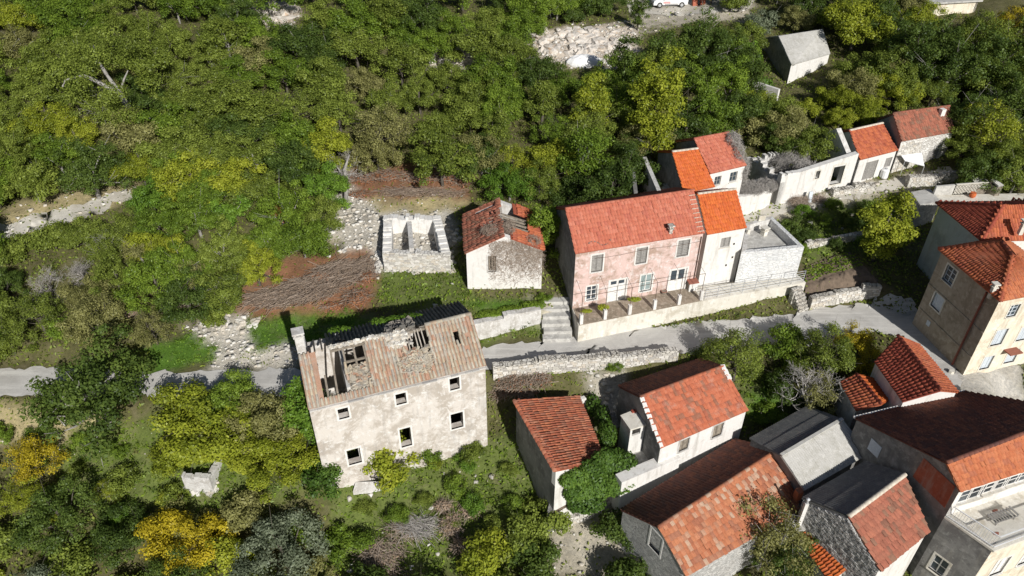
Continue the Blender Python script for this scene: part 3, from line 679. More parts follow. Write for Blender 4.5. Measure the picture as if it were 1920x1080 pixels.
# ---------------------------------------------------------------- things made of loose pieces
def pieces(parent, name, mat, n, place, size, flat=.35, kind='stuff', seed=1, label=None):
    """n tilted slabs/stones; place(r) gives a centre"""
    r = random.Random(seed); b = MB()
    for _ in range(n):
        c = Vector(place(r)); s = r.uniform(*size); a = r.uniform(0, 6.28); ti = r.gauss(0, .35); tj = r.gauss(0, .35)
        x = Vector((math.cos(a), math.sin(a), ti)).normalized(); y = Vector((-math.sin(a), math.cos(a), tj)); y = (y-x*y.dot(x)).normalized(); z = x.cross(y)
        k = [c+x*s*r.uniform(.7, 1)*.5*i+y*s*r.uniform(.5, .95)*.5*j-z*s*flat*.5 for i, j in ((-1, -1), (1, -1), (1, 1), (-1, 1))]
        b.prism(k, z*s*flat, r.random())
    return b.build(name, mat, parent, kind)
def stones_on_wall(parent, P0, P1, z0, z1, mat, size=(.16, .34), proud=.05, seed=3, top=None, name='stone', nobj=0):
    """courses of separate stones standing proud of a wall's outer face"""
    o, d, out, L = frame_of(P0, P1); r = random.Random(seed); its = []; z = z0
    while z < z1:
        h = r.uniform(size[0]*.6, size[0]*1.05); u = r.uniform(-.1, .05)
        while u < L:
            wd = r.uniform(*size); lim = top(u) if top else z1
            if z+h*.5 < lim: its.append((u, z, wd, min(h, lim-z)))
            u += wd+.012
        z += h+.01
    b = MB()
    for (u, z, wd, h) in its:
        k = r.uniform(.4, 1)*proud; g = .012
        q = [o+d*max(0, u+g+r.uniform(0, .02))+out*-.02+Vector((0, 0, z+g)), o+d*min(L, u+wd-r.uniform(0, .02))+out*-.02+Vector((0, 0, z+g+r.uniform(0, .015))), o+d*min(L, u+wd-g)+out*-.02+Vector((0, 0, z+h-r.uniform(0, .02))), o+d*max(0, u+g)+out*-.02+Vector((0, 0, z+h-r.uniform(0, .025)))]
        b.prism([p for p in q], out*(k+.02), r.random())
    return b.build('stonework', mat, parent, 'stuff')
def V3(p, z): return Vector((p[0], p[1], z))
def along(A, B, t): return Vector(A)*(1-t)+Vector(B)*t

# ================================================================= the derelict house with the broken roof
ze, zr = 4.2, 5.66
FL, FR, RL, RR = at(578, 768, ze), at(912, 685, ze), at(559, 667, zr), at(884, 589, zr)
BL, BR = V3(FL+(RL-FL)*2, ze), V3(FR+(RR-FR)*2, ze)
def hole_f(u, v):
    if .075 < u < .235+.02*math.sin(v*9) and v > .14: return True
    if .235 <= u < .36 and v > .12+.05*math.sin(u*60): return True
    if .585 < u < .715 and v > .50+.25*(.65-u)+.04*math.sin(u*70): return True
    if .50 < u < .62 and v > .80-.1*math.sin((u-.5)*20): return True
    return (.875 < u < .90 and .50 < v < .74) or (.925 < u < .945 and .6 < v < .68) or (.90 < u < .925 and .84 < v < .9) or (.905 < u < .925 and .38 < v < .46)
def hole_b(u, v):
    f = 1-u
    return f < .16 or (.50 < f < .66 and v > .45) or (.16 <= f < .30 and v > .80+.1*math.sin(f*50))
OPS = [('open', 632.5, 768, 655.4, 782), ('open', 741, 740, 762.7, 755), ('open', 842.5, 710.6, 862, 728), ('open', 844.6, 777.4, 869, 799.5), ('open', 748.6, 805.5, 773, 834), ('open', 649.4, 845.3, 679, 866)]
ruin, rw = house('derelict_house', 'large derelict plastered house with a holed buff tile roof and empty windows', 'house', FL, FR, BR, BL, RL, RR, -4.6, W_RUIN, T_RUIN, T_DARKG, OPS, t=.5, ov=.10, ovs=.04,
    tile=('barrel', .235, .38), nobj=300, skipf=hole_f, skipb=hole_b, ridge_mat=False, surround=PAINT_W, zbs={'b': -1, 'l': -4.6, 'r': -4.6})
# eave cornice of thin stone slabs
b = MB(); o, d, out, L = frame_of(rw[0], rw[1])
for i in range(24):
    a, c = L*i/24, L*(i+1)/24-.012
    b.prism([o+d*a+out*.002+V3((0, 0), ze-.21), o+d*c+out*.002+V3((0, 0), ze-.21), o+d*c+out*(.17+random.uniform(-.03, .02))+V3((0, 0), ze-.21), o+d*a+out*(.17+random.uniform(-.03, .02))+V3((0, 0), ze-.21)], (0, 0, .075), random.random())
b.build('cornice', GREYPIECE, ruin)
# rafters, purlin and ridge beam left in the holes
bi = lambda u, v, dz=0: bil(FL, FR, RR, RL, u, v)+Vector((0, 0, dz))
bb = lambda u, v, dz=0: bil(BL, BR, RR, RL, u, v)+Vector((0, 0, dz))
for u, v0, v1 in ((.115, .1, .55), (.165, .1, .98), (.235, .1, .98), (.30, .1, .98), (.355, .35, .97), (.60, .3, .95), (.625, .3, .97), (.65, .3, .98), (.672, .3, .98), (.695, .3, .98)):
    m = MB(); m.bar(bi(u, v0, -.10), bi(u+random.uniform(-.008, .008), v1, -.10), .11 if u < .4 else .07, .13); m.build('rafter', WOOD if u < .4 else WOOD_L, ruin)
for u in (.05, .09, .13, .52, .57, .61): m = MB(); m.bar(bb(u, .05, -.10), bb(u, .95, -.10), .10, .12); m.build('rafter', WOOD, ruin)
for u0, u1 in ((.17, .36), (.6, .72)): m = MB(); m.bar(bi(u0, .985, -.16), bi(u1, .985, -.16), .14, .16); m.build('ridge_beam', WOOD, ruin)
m = MB(); m.bar(bi(.24, .72, -.2), bi(.35, .72, -.2), .10, .12); m.build('purlin', WOOD, ruin)
# ridge pieces where the ridge still stands
for u0, u1 in ((.36, .50), (.715, .995)): ridge_row(ruin.children[0], bi(u0, 1, .06), bi(u1, 1, .06), T_RUIN, .38, .13)
# floors, partition and rubble inside
fl = lambda u, s, z: V3(along(along(rw[0], rw[1], u), along(rw[3], rw[2], u), s), z)
for (u0, u1, z) in ((.02, .22, -.4), (.255, .98, 1.7)):
    m = MB(); m.prism([fl(u0, .07, z), fl(u1, .07, z), fl(u1, .93, z), fl(u0, .93, z)], (0, 0, .14)); m.build('floor_slab', WOOD, ruin)
for u in (.235, .60):
    a, c = fl(u, .075, 0), fl(u, .925, 0); box_part(ruin, 'partition_wall', W_WHITE2, a, c, -3, 4.6 if u < .3 else 3.6, .2)
pieces(ruin, 'fallen_tiles', T_RUIN, 330, lambda r: bi(r.uniform(.245, .36), r.uniform(.08, .62), r.uniform(-.34, -.05)), (.16, .42), .22, seed=5)
pieces(ruin, 'fallen_tiles', T_RUIN, 300, lambda r: bi(r.triangular(.50, .73, .62), r.triangular(.10, .62, .35), r.uniform(.03, .12)), (.14, .36), .25, seed=6)
pieces(ruin, 'ridge_rubble', STONE_PIECE, 200, lambda r: bi(r.triangular(.47, .62, .54), r.uniform(.72, 1.0), r.uniform(-.02, .14)), (.12, .34), .5, seed=7)
pieces(ruin, 'ridge_rubble', T_DARKG, 150, lambda r: bb(r.uniform(.50, .66), r.uniform(.4, .98), r.uniform(-.1, .2)), (.14, .36), .4, seed=8)
pieces(ruin, 'ridge_rubble', STONE_PIECE, 60, lambda r: bi(r.uniform(.16, .50), r.uniform(.985, 1.0), r.uniform(0, .16)), (.12, .3), .5, seed=9)
pieces(ruin, 'floor_rubble', STONE_PIECE, 160, lambda r: fl(r.uniform(.04, .21), r.uniform(.1, .9), r.uniform(-.2, .1)), (.12, .4), .4, seed=10)
m = MB()
for k in range(14): m.bar(fl(random.uniform(.05, .2), random.uniform(.15, .8), random.uniform(-.1, .6)), fl(random.uniform(.05, .2), random.uniform(.15, .8), random.uniform(-.1, 1.0)), .09, .07)
m.build('fallen_beams', WOOD, ruin, 'stuff')
cp = along(rw[0], rw[3], .60); chimney(ruin, cp.x+.22, cp.y-.02, 2.5, 6.75, .5, W_WHITE2, rot=math.radians(20))
b = MB(); cp2 = along(rw[0], rw[3], .70)
box_part(ruin, 'wall_stub', W_WHITE2, along(rw[0], rw[3], .52)+Vector((.02, 0, 0)), along(rw[0], rw[3], .95)+Vector((.02, 0, 0)), 4.0, 4.9, -.45)

# ================================================================= pink house and its white neighbour
ze, zr = 6.3, 8.0
FL, FR, RL, RR = at(1079, 476, ze), at(1321, 437, ze), at(1060, 392, zr), at(1301, 357, zr)
BL, BR = at(1042, 390, ze), at(1268, 353, ze)
pink, pw = house('pink_house', 'two storey faded pink house with a salmon tile roof above the road', 'house', FL, FR, BR, BL, RL, RR, .2, W_PINK, T_SALMON, None,
    [('louvre', 1110, 479.3, 1128.8, 507.2), ('louvre', 1194.5, 465.6, 1211.2, 492), ('louvre', 1272.4, 451.4, 1289.3, 478.2), ('glass4', 1100.6, 538, 1118, 560.4), ('lace', 1202.6, 516.6, 1220, 543.5), ('door', 1143.5, 527.4, 1170.4, 566.3), ('doorglass', 1257.7, 507.2, 1281.8, 543.5)],
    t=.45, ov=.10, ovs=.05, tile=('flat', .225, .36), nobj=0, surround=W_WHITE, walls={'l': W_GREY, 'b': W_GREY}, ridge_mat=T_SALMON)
pi_ = lambda u, v, dz=0: bil(FL, FR, RR, RL, u, v)+Vector((0, 0, dz))
cq = pi_(.735, .12); chimney(pink, cq.x, cq.y, 6.0, 6.85, .24, STONE_D, rot=math.radians(16), style='cap')
pieces(pink, 'cracked_tiles', T_DARKG, 26, lambda r: pi_(*(lambda t: (.10+t*.18, .13+.06*math.sin(t*7)))(r.random()), .085), (.05, .13), .15, seed=21)
m = MB()
for j in range(9): m.bar(pi_(.945, .03+.105*j, .10), pi_(.998, .03+.105*j, .10), .05, .035)
m.build('mortar_line', T_MORTAR, pink)
wo_, wd_, wout, wL = frame_of(pw[0], pw[1])
m = MB(); m.tube([wo_+wd_*(wL-.12)+wout*.06+V3((0, 0), 6.0), wo_+wd_*(wL-.12)+wout*.06+V3((0, 0), 1.5)], .035, 6); m.build('downpipe', IRON, pink)
m = MB()
for k in range(9):
    t0, t1 = k/9, (k+1)/9; q = lambda t: wo_+wd_*(wL*(.15+.83*t))+wout*.05+V3((0, 0), 5.62-.06*math.sin(t*math.pi*3))
    m.tube([q(t0), q(t1)], .014, 4)
m.build('cable', IRON, pink)

ze, zr = 6.0, 7.5
FL, FR, RL, RR = at(1326, 440, ze), at(1400, 427, ze), at(1308, 364, zr), at(1380, 355, zr)
BL, BR = V3(FL+(RL-FL)*1.9, ze), V3(FR+(RR-FR)*1.9, ze)
wh, ww = house('white_house', 'narrow white house with a new orange tile roof joined to the pink house', 'house', FL, FR, BR, BL, RL, RR, .2, W_WHITE, T_ORANGE, None,
    [('louvre', 1353, 446.8, 1367, 462)], t=.45, ov=.10, ovs=.05, tile=('flat', .20, .34), fmat=SHUT, ridge_mat=T_MORTAR)
for (px, py) in ((1376, 457), (1373, 482), (1361, 497)):
    u, z = on_wall(px, py, ww[0], ww[1]); o, d, out, L = frame_of(ww[0], ww[1]); m = MB(); m.obox(o+d*u+out*.01+V3((0, 0), z), d*.06, out*.03, (0, 0, .07)); m.build('vent', DARK, wh)

# flat-roofed annex
zt = 4.2; A, B_, C, D_ = at(1390, 474, zt), at(1508, 463, zt), at(1447, 405, zt), at(1399, 418, zt)
C = along(B_, C, 1.0); ctr = (A+B_+C+D_)/4; ctr.z = 1
flat = empty('flat_roof_annex', ctr, 'flat roofed block annex with a parapet and grey concrete roof', 'building')
o, d, out, L = frame_of(A, B_)
fm = mitres([A, B_, C, D_], .32)
wall(flat, A, B_, .2, zt, .32, BLOCKW, mit=(fm[0], fm[1])); wall(flat, B_, C, .2, zt, .32, BLOCKW, mit=(fm[1], fm[2])); wall(flat, C, D_, .2, zt, .32, W_WHITE2, mit=(fm[2], fm[3])); wall(flat, D_, A, .2, zt, .32, W_WHITE2, mit=(fm[3], fm[0]))
m = MB(); cc = (A+B_+C+D_)/4; m.prism([V3(along(p, cc, .04), 3.45) for p in (A, B_, C, D_)], (0, 0, .12)); m.build('roof', CONC, flat)
cq = at(1432, 440, 3.6); chimney(flat, cq.x, cq.y, 3.4, 3.95, .36, CONC_L, rot=.5)
m = MB(); m.obox(along(D_, A, .35)+Vector((.25, 0, .1)), (.12, .06, 0), (-.04, .08, 0), (0, 0, .22)); m.build('vent_block', CONC_L, flat)
m = MB(); m.obox(along(D_, C, .55)+Vector((0, -.2, .25)), (.28, .08, 0), (-.03, .1, 0), (0, 0, .22)); m.build('upstand', CONC_L, flat)

# terrace, pillars, railing
tz = 1.5; T0, T1, T2 = at(1085, 611, tz), at(1318, 564, tz), at(1511, 529, tz)
back = [V3(pw[0], tz), V3(pw[1], tz), V3(A, tz)+Vector((0, .3, 0)), V3(B_, tz)+Vector((0.2, .3, 0))]
terr = empty('terrace', V3((T0+T2)/2, 0), 'long pale concrete terrace retaining wall beneath the pink house', 'terrace')
m = MB(); m.prism([V3(p, -1.2) for p in (T0, T1, back[1], back[0])], (0, 0, tz+1.2)); m.build('retaining_wall', CONC_L, terr)
m = MB(); m.prism([V3(p, -1.2)+Vector((.004, 0, 0)) for p in (T1, T2, back[3], back[1])], (0, 0, tz+1.19)); m.build('retaining_wall', CONC_L, terr)
m = MB(); m.prism([V3(along(p, (T0+back[1])/2, .015), tz) for p in (T0, T1, back[1], back[0])], (0, 0, .03)); m.build('deck', mat_wall('terrace_screed', (.33, .27, .21), (.24, .20, .15), (.44, .38, .31), 1.2, .5, .4, False), terr)
for t_ in (.02, .205, .40, .60, .80, .985):
    p = along(T0, T1, t_)+Vector((-.02, .16, 0)); m = MB(); m.obox(V3(p, tz+.42), (.11, .03, 0), (-.03, .11, 0), (0, 0, .42)); m.build('pillar', W_WHITE, terr)
iron = empty('pergola_frame', V3(along(T0, T1, .5), tz), 'thin rusty iron poles and wires over the terrace pillars', 'frame')
tops = []
for t_ in (.02, .205, .40, .60, .80, .985):
    p = along(T0, T1, t_)+Vector((-.02, .16, 0)); zt_ = tz+2.35; m = MB(); m.tube([V3(p, tz+.78), V3(p, zt_)], .022, 5); m.build('pole', IRON, iron); tops.append(V3(p, zt_))
for a, c in zip(tops, tops[1:]): m = MB(); m.tube([a, c], .018, 5); m.build('crossbar', IRON, iron)
for k in (0, 1, 2, 3, 4, 5):
    wpt = along(pw[0], pw[1], (.02, .205, .40, .60, .80, .985)[k]); m = MB(); m.tube([tops[k], V3(wpt, tz+2.5)], .012, 4); m.build('wire', IRON, iron)
rail = empty('railing', V3(along(T1, T2, .5), tz), 'galvanised pipe railing along the white terrace edge', 'railing')
dr = (T2-T1).normalized()
for i in range(9): p = along(T1, T2, .02+.96*i/8)+Vector((-.03, .12, 0)); m = MB(); m.tube([V3(p, tz-.02), V3(p, tz+1.0)], .022, 6); m.build('post', STEEL, rail)
for k in range(5): m = MB(); m.tube([V3(along(T1, T2, .02), tz+.18+.2*k)+Vector((-.03, .12, 0)), V3(along(T1, T2, .98), tz+.18+.2*k)+Vector((-.03, .12, 0))], .017, 5); m.build('rail', STEEL, rail)
# kennel-like cabinet and a basket on the terrace
kb = at(1294, 546, tz); e = empty('storage_box', kb, 'small white storage box with a brown lid on the terrace', 'box')
m = MB(); m.obox(kb+Vector((.1, .25, .38)), (.32, .09, 0), (-.08, .28, 0), (0, 0, .38)); m.build('body', W_WHITE, e)
m = MB(); m.obox(kb+Vector((.1, .25, .80)), (.38, .1, .0), (-.09, .34, .04), (0, 0, .035)); m.build('lid', BROWNP, e)
m = MB(); m.obox(kb+Vector((-.22, .17, .38)), (.008, .0, 0), (-.06, .2, 0), (0, 0, .3)); m.build('side_panel', WOOD, e)
bk = at(1244, 551, tz); e = empty('basket', bk, 'round dark wicker basket standing on the terrace', 'basket')
m = MB(); m.tube([bk+Vector((0, 0, .02)), bk+Vector((0, 0, .15)), bk+Vector((0, 0, .28))], [.13, .19, .22], 12); m.build('bowl', WOOD, e); m = MB()
for k in range(12): a0, a1 = k*math.pi/6, (k+1)*math.pi/6; m.tube([bk+Vector((.22*math.cos(a0), .22*math.sin(a0), .29)), bk+Vector((.22*math.cos(a1), .22*math.sin(a1), .29))], .025, 5)
m.build('rim', BROWNP, e)

# ================================================================= houses behind the pink house
ze, zr = 6.4, 8.0
FL, FR, RL, RR = at(1283, 362, ze), at(1341, 350, ze), at(1260, 285, zr), at(1308, 279, zr)
BL, BR = V3(FL+(RL-FL)*1.9, ze), V3(FR+(RR-FR)*1.9, ze)
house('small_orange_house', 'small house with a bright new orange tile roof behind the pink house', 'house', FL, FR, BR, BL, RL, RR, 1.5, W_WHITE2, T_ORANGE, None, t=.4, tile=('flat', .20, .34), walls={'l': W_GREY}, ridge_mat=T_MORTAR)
ze, zr = 6.9, 8.4
FL, FR, RL, RR = at(1332, 326, ze), at(1400, 310, ze), at(1301, 261, zr), at(1366, 249, zr)
BL, BR = V3(FL+(RL-FL)*1.9, ze), V3(FR+(RR-FR)*1.9, ze)
rh, rhw = house('red_roof_house', 'white house with a plain red roof half hidden by a dead grey vine', 'house', FL, FR, BR, BL, RL, RR, 2, W_WHITE, T_SALMON, None, [('glass', 1341, 332, 1350, 346), ('glass', 1370, 324, 1380, 339)], t=.4, tile=('flat', .22, .36), walls={'l': W_GREY}, fmat=SHUT)
# roofless room left of the orange house
zt = 6.6; a, c = at(1212, 294, zt), at(1240, 358, zt); d_ = at(1182, 300, zt); f_ = at(1190, 362, zt)
rm = empty('roofless_shed', V3((a+c)/2, 3), 'dark roofless shed with one pale topped wall behind the pink house', 'ruin')
box_part(rm, 'wall', W_WHITE2, c, a, 2, zt, .32); box_part(rm, 'wall', W_GREY, d_, f_, 2, zt-.25, .3)
box_part(rm, 'wall', W_GREY, V3(d_, 0)+Vector((.02, 0, 0)), V3(a, 0), 2, zt-.3, .3)
m = MB(); q = at(1262, 352, 5.0); m.obox(q, (.9, .2, 0), (-.2, .7, 0), (0, 0, .06)); m.build('concrete_ledge', CONC, rm)
# low white ruin smothered by a dead vine
zt = 4.1; a, c, d_ = at(1383, 372, zt), at(1449, 356, zt), at(1440, 335, zt)
lr = empty('low_white_ruin', V3((a+c)/2, 2.3), 'low white ruin with a thick mat of dead grey vine on top', 'ruin')
wall(lr, a, c, 1.2, zt, .5, W_WHITE, rag=.15); wall(lr, c, d_, 1.2, zt, .45, W_WHITE2, rag=.2); wall(lr, along(d_, a, .0)+Vector((-.1, .3, 0)), V3(a, 0)+Vector((-.3, 1.8, 0)), 1.2, zt, .4, W_WHITE2)

# ================================================================= the row of stone houses by the village path
zt = 5.25; a, c = at(1466, 332, zt), V3(at(1611, 287, 6.15), zt); nrm = flatV(c-a).normalized(); nn = Vector((-nrm.y, nrm.x, 0))
ro = empty('roofless_house', V3((a+c)/2, 3), 'roofless whitewashed stone house with trees growing inside', 'ruin')
do = opening(a, c, 1565, 311, 1575.5, 343); wi = opening(a, c, 1531, 321, 1535, 334)
wall(ro, a, c, 1.5, zt, .5, W_WHITE, [do, wi], rag=.25)
o, d, out, L = frame_of(a, c); m = MB(); m.prism([o+d*.5+out*-.004+V3((0, 0), zt-.05), o+d*L+out*-.004+V3((0, 0), zt-.05), o+d*L+out*-.004+V3((0, 0), 6.1)], -out*.47); m.build('wall_crest', W_WHITE, ro)
fit_opening(ro, a, c, (do[0], do[1], do[2], do[3]), 'open', surround=CONC_L); fit_opening(ro, a, c, wi, 'open', surround=CONC_L)
bl_, br_ = a+nn*5.0, c+nn*5.2
wall(ro, bl_, a, 1.5, 4.7, .5, W_WHITE2, rag=.7); wall(ro, V3(br_, 0), V3(bl_, 0), 1.5, 4.2, .5, W_WHITE2, rag=.8)
wall(ro, c+nrm*-.02, br_, 1.5, 5.2, .5, W_WHITE2, gable=(2.7, 7.3))
ze, zr = 5.6, 7.0
FL, FR, RL, RR = at(1613, 300, ze), at(1684, 282, ze), at(1593, 245, zr), at(1655, 231, zr)
BL, BR = V3(FL+(RL-FL)*1.9, ze), V3(FR+(RR-FR)*1.9, ze)
soh, sw = house('little_stone_house', 'little white house with faded orange tiles between the roofless house and its taller neighbour', 'house', FL, FR, BR, BL, RL, RR, 1.6, W_WHITE, T_ORED, None, [('board', 1625, 305, 1637, 333), ('board', 1662, 297, 1668, 312)], t=.42, tile=('flat', .22, .34), fmat=SHUT, ridge_mat=T_MORTAR)
ze, zr = 6.5, 8.0
FL, FR, RL, RR = at(1691, 265, ze), at(1790, 247, ze), at(1675, 213, zr), at(1780, 199, zr)
BL, BR = V3(FL+(RL-FL)*1.9, ze), V3(FR+(RR-FR)*1.9, ze)
rrh, rrw = house('tall_stone_house', 'taller limewashed stone house with a mottled red tile roof at the row end', 'house', FL, FR, BR, BL, RL, RR, 1.8, STONE_W, T_BROWN, None, [('board', 1742, 283, 1750, 313)], t=.45, tile=('flat', .22, .34), fmat=SHUT, walls={'l': W_GREY}, ridge_mat=T_BROWN)
stones_on_wall(rrh, rrw[0], along(rrw[0], rrw[1], .44), 3.0, 6.3, GREYPIECE if False else STONE_PIECE, (.2, .42), .035, 31)
cq = bil(FL, FR, RR, RL, .82, .72); m = MB(); m.obox(cq+Vector((0, 0, .2)), (.2, .05, 0), (-.05, .2, 0), (0, 0, .35)); m.build('chimney', PAINT_W, rrh)
# awning panel and clutter in front of the taller house
q = at(1722, 300, 4.6); e = empty('white_awning', V3(q, 3.4), 'flat white awning panel on thin posts before the tall stone house', 'awning')
cs = [at(1697, 302, 4.7), at(1733, 312, 4.5), at(1728, 287, 5.3), at(1690, 292, 5.3)]
m = MB(); m.prism(cs, (0, 0, .05)); m.build('panel', WHITEM, e)
for p in cs[:2]: m = MB(); m.tube([V3(p, 2.8), p+Vector((0, 0, .02))], .03, 6); m.build('post', STEEL, e)
q = gnd(1656, 333); e = empty('water_tank', q, 'small white water tank beside the little stone house', 'tank')
m = MB(); m.tube([q+Vector((0, 0, z)) for z in (0, .1, .75, .85)], [.3, .34, .34, .2], 12); m.build('drum', WHITEM, e); m = MB(); m.tube([q+Vector((0, 0, .85)), q+Vector((0, 0, .93))], [.12, .12], 10); m.build('lid', STEEL, e)

# ================================================================= barn and low building uphill
ze, zr = 7.6, 9.2
FL, FR, RL, RR = at(1484, 122, ze), at(1557, 101, ze), at(1459, 68, zr), at(1543, 55, zr)
BL, BR = V3(FL+(RL-FL)*2, ze), V3(FR+(RR-FR)*2, ze)
barn, bw = house('hillside_barn', 'white barn with a pale grey corrugated roof among the trees uphill', 'barn', FL, FR, BR, BL, RL, RR, 3.6, W_WHITE, CORR_L, None, t=.45, cover='corr', walls={'l': W_GREY}, ridge_mat=False)
c0 = at(1411, 77, 7.4); m = MB(); m.prism([at(1411, 78, 7.3), at(1440, 86, 7.3), at(1462, 70, 7.3), at(1440, 66, 7.3)], (0, 0, .1)); lo_ = m.build('lean_to_roof', CONC, barn)
box_part(barn, 'lean_to_wall', W_GREY, at(1412, 79, 7.3), at(1440, 87, 7.3), 4.5, 7.29, -.3)
q0, q1 = at(1432, 168, 5.9), at(1408, 160, 5.9)
e = empty('garden_wall', V3(q0, 5), 'white garden wall overgrown with green creeper beside the barn', 'wall'); wall(e, at(1405, 150, 6.4), at(1460, 168, 6.4), 4.2, 6.4, .3, W_WHITE)
zt = 10.4; a, c = at(1734, 8, zt), at(1835, 2, zt); e = empty('low_outbuilding', V3((a+c)/2, 9), 'low pale outbuilding with a green door at the top of the hill', 'building')
dd = opening(a, c, 1742, 11, 1751, 24); wall(e, a, c, 8, zt, .3, W_CREAM, [dd]); fit_opening(e, a, c, dd, 'board', fmat=GREEND)
o, d, out, L = frame_of(a, c); wall(e, a-out*4, a, 8, zt, .3, W_GREY); wall(e, c, c-out*4, 8, zt, .3, W_GREY); wall(e, c-out*4, a-out*4, 8, zt, .3, W_GREY)
m = MB(); m.prism([a+out*.3-d*.3, c+out*.3+d*.3, c-out*4.2+d*.3, a-out*4.2-d*.3], (0, 0, .18)); m.build('roof', CONC, e)

# ================================================================= small house with the collapsed roof, and the walls beside it
ze, zr = 5.3, 6.55
A, B_, AP = at(874, 473, ze), at(1017, 467, ze), at(946, 437, zr)
AP = (A+B_)/2+Vector((0, 0, zr-ze)); dd_ = flatV(B_-A).normalized(); nn = Vector((-dd_.y, dd_.x, 0)); dep = 5.2
s2 = empty('collapsed_house', V3((A+B_)/2, 2), 'small whitewashed gable house with a collapsed red tile roof and dead vine', 'house')
op = opening(A, B_, 915, 480, 931, 509); L_ = (B_-A).length
sm = mitres([A, B_, B_+nn*dep, A+nn*dep], .45)
wall(s2, A, B_, .8, ze-.05, .45, W_WHITE, [op], gable=(L_/2, zr-.08), mit=(sm[0], sm[1])); fit_opening(s2, A, B_, op, 'open', surround=W_WHITE2)
m = MB()
u0, u1, z0, z1 = op; o, d, out, L = frame_of(A, B_)
for k in range(3): m.bar(o+d*(u0+(u1-u0)*(k+.5)/3)-out*.2+V3((0, 0), z0), o+d*(u0+(u1-u0)*(k+.5)/3)-out*.2+V3((0, 0), z1), .12, .03)
m.build('window_boards', WOOD, s2)
wall(s2, A+nn*dep, A, .8, ze-.06, .45, W_WHITE2, rag=.12, mit=(.45, .45)); wall(s2, B_, B_+nn*dep, .8, ze-.06, .45, W_WHITE2, rag=.1, mit=(.45, .45)); wall(s2, B_+nn*dep, A+nn*dep, .8, ze-.06, .45, W_WHITE2, gable=(L_/2, zr-.1), mit=(.45, .45))
def slope_part(E0, E1, R1, R0, skip, mt, n=0):
    mm = MB()
    for i in range(14):
        for j in range(6):
            if not skip((i+.5)/14, (j+.5)/6): slab(mm, bil(E0, E1, R1, R0, i/14, j/6), bil(E0, E1, R1, R0, (i+1)/14, j/6), bil(E0, E1, R1, R0, (i+1)/14, (j+1)/6), bil(E0, E1, R1, R0, i/14, (j+1)/6), .04)
    r_ = mm.build('roof', mt, s2); tile_field(r_, E0, E1, R1, R0, .22, .36, 'barrel', mt, n, skip, .03); return r_
Ab, Bb, APb = A+nn*dep, B_+nn*dep, AP+nn*dep; OL = -dd_*.12-V3((0, 0), .07)
slope_part(Ab+OL, A+OL-nn*.1, AP-nn*.1, APb, lambda u, v: (.34 < u < .64 and v > .42-.12*math.sin(u*40)) or (.24 < u < .36 and v > .68) or (.05 < u < .17 and .25 < v < .9), T_BROWN)
slope_part(B_-OL*Vector((1, 1, -1)) if False else B_+dd_*.12-V3((0, 0), .07)-nn*.1, Bb+dd_*.12-V3((0, 0), .07), APb, AP-nn*.1, lambda u, v: (.30 < u < .72 and v > .34+.06*math.sin(u*50)) or (.72 < u and v > .6) or (u < .3 and v > .82), T_ORED)
for k, t_ in enumerate((.36, .46, .55, .63)):
    m = MB(); m.bar(along(Ab, A, t_)+V3((0, 0), -.05), along(APb, AP, t_+.02)+V3((0, 0), -.22), .12, .14); m.build('rafter', WOOD_L, s2)
    m = MB(); m.bar(along(Bb, B_, 1-t_)+V3((0, 0), -.05), along(APb, AP, 1-t_)+V3((0, 0), -.2), .11, .13); m.build('rafter', WOOD, s2)
m = MB(); m.bar(along(APb, AP, .02)+V3((0, 0), -.12), along(APb, AP, .55)+V3((0, 0), -.35), .16, .16); m.build('ridge_beam', WOOD_L, s2)
pieces(s2, 'fallen_tiles', T_BROWN, 230, lambda r: along(along(Ab, A, r.uniform(.2, .7)), along(APb, AP, r.uniform(.2, .7)), r.uniform(.2, .95))+V3((0, 0), r.uniform(-.35, -.02)), (.15, .4), .2, seed=41)
m = MB(); m.prism([V3(along(A, Bb, .08), 4.3), V3(along(B_, Ab, .08), 4.3), V3(along(Bb, A, .08), 4.3), V3(along(Ab, B_, .08), 4.3)], (0, 0, .1)); m.build('attic_floor', WOOD, s2)
pieces(s2, 'attic_rubble', STONE_PIECE, 130, lambda r: along(along(Ab, A, r.uniform(.1, .9)), along(Bb, B_, r.uniform(.1, .9)), r.uniform(.15, .85))+V3((0, 0), -.75), (.2, .5), .45, seed=42)

zt = 4.1; q = [at(716, 468, zt), at(844, 472, zt), at(826, 404, zt), at(718, 404, zt)]
en = empty('roofless_pen', V3((q[0]+q[2])/2, 2.5), 'low roofless white stone pen divided in two beside the collapsed house', 'ruin')
em = mitres(q, .7)
for i in range(4): wall(en, q[i], q[(i+1) % 4], 1.4, zt-(.45 if i == 0 else 0)-.3*(i == 3), .7, W_WHITE if i else STONE_W, rag=.3, mit=(em[i], em[(i+1) % 4]))
box_part(en, 'partition_wall', W_WHITE2, along(q[0], q[1], .46)+Vector((0, .5, 0)), along(q[3], q[2], .50)-Vector((0, .4, 0)), 1.4, zt-.1, .35)
stones_on_wall(en, q[0], q[1], 2.2, zt-.2, STONE_PIECE, (.18, .4), .06, 43)
pieces(en, 'rubble', STONE_PIECE, 260, lambda r: gnd(r.uniform(705, 850), r.uniform(476, 512))+V3((0, 0), r.uniform(0, .2)), (.12, .42), .6, seed=44)
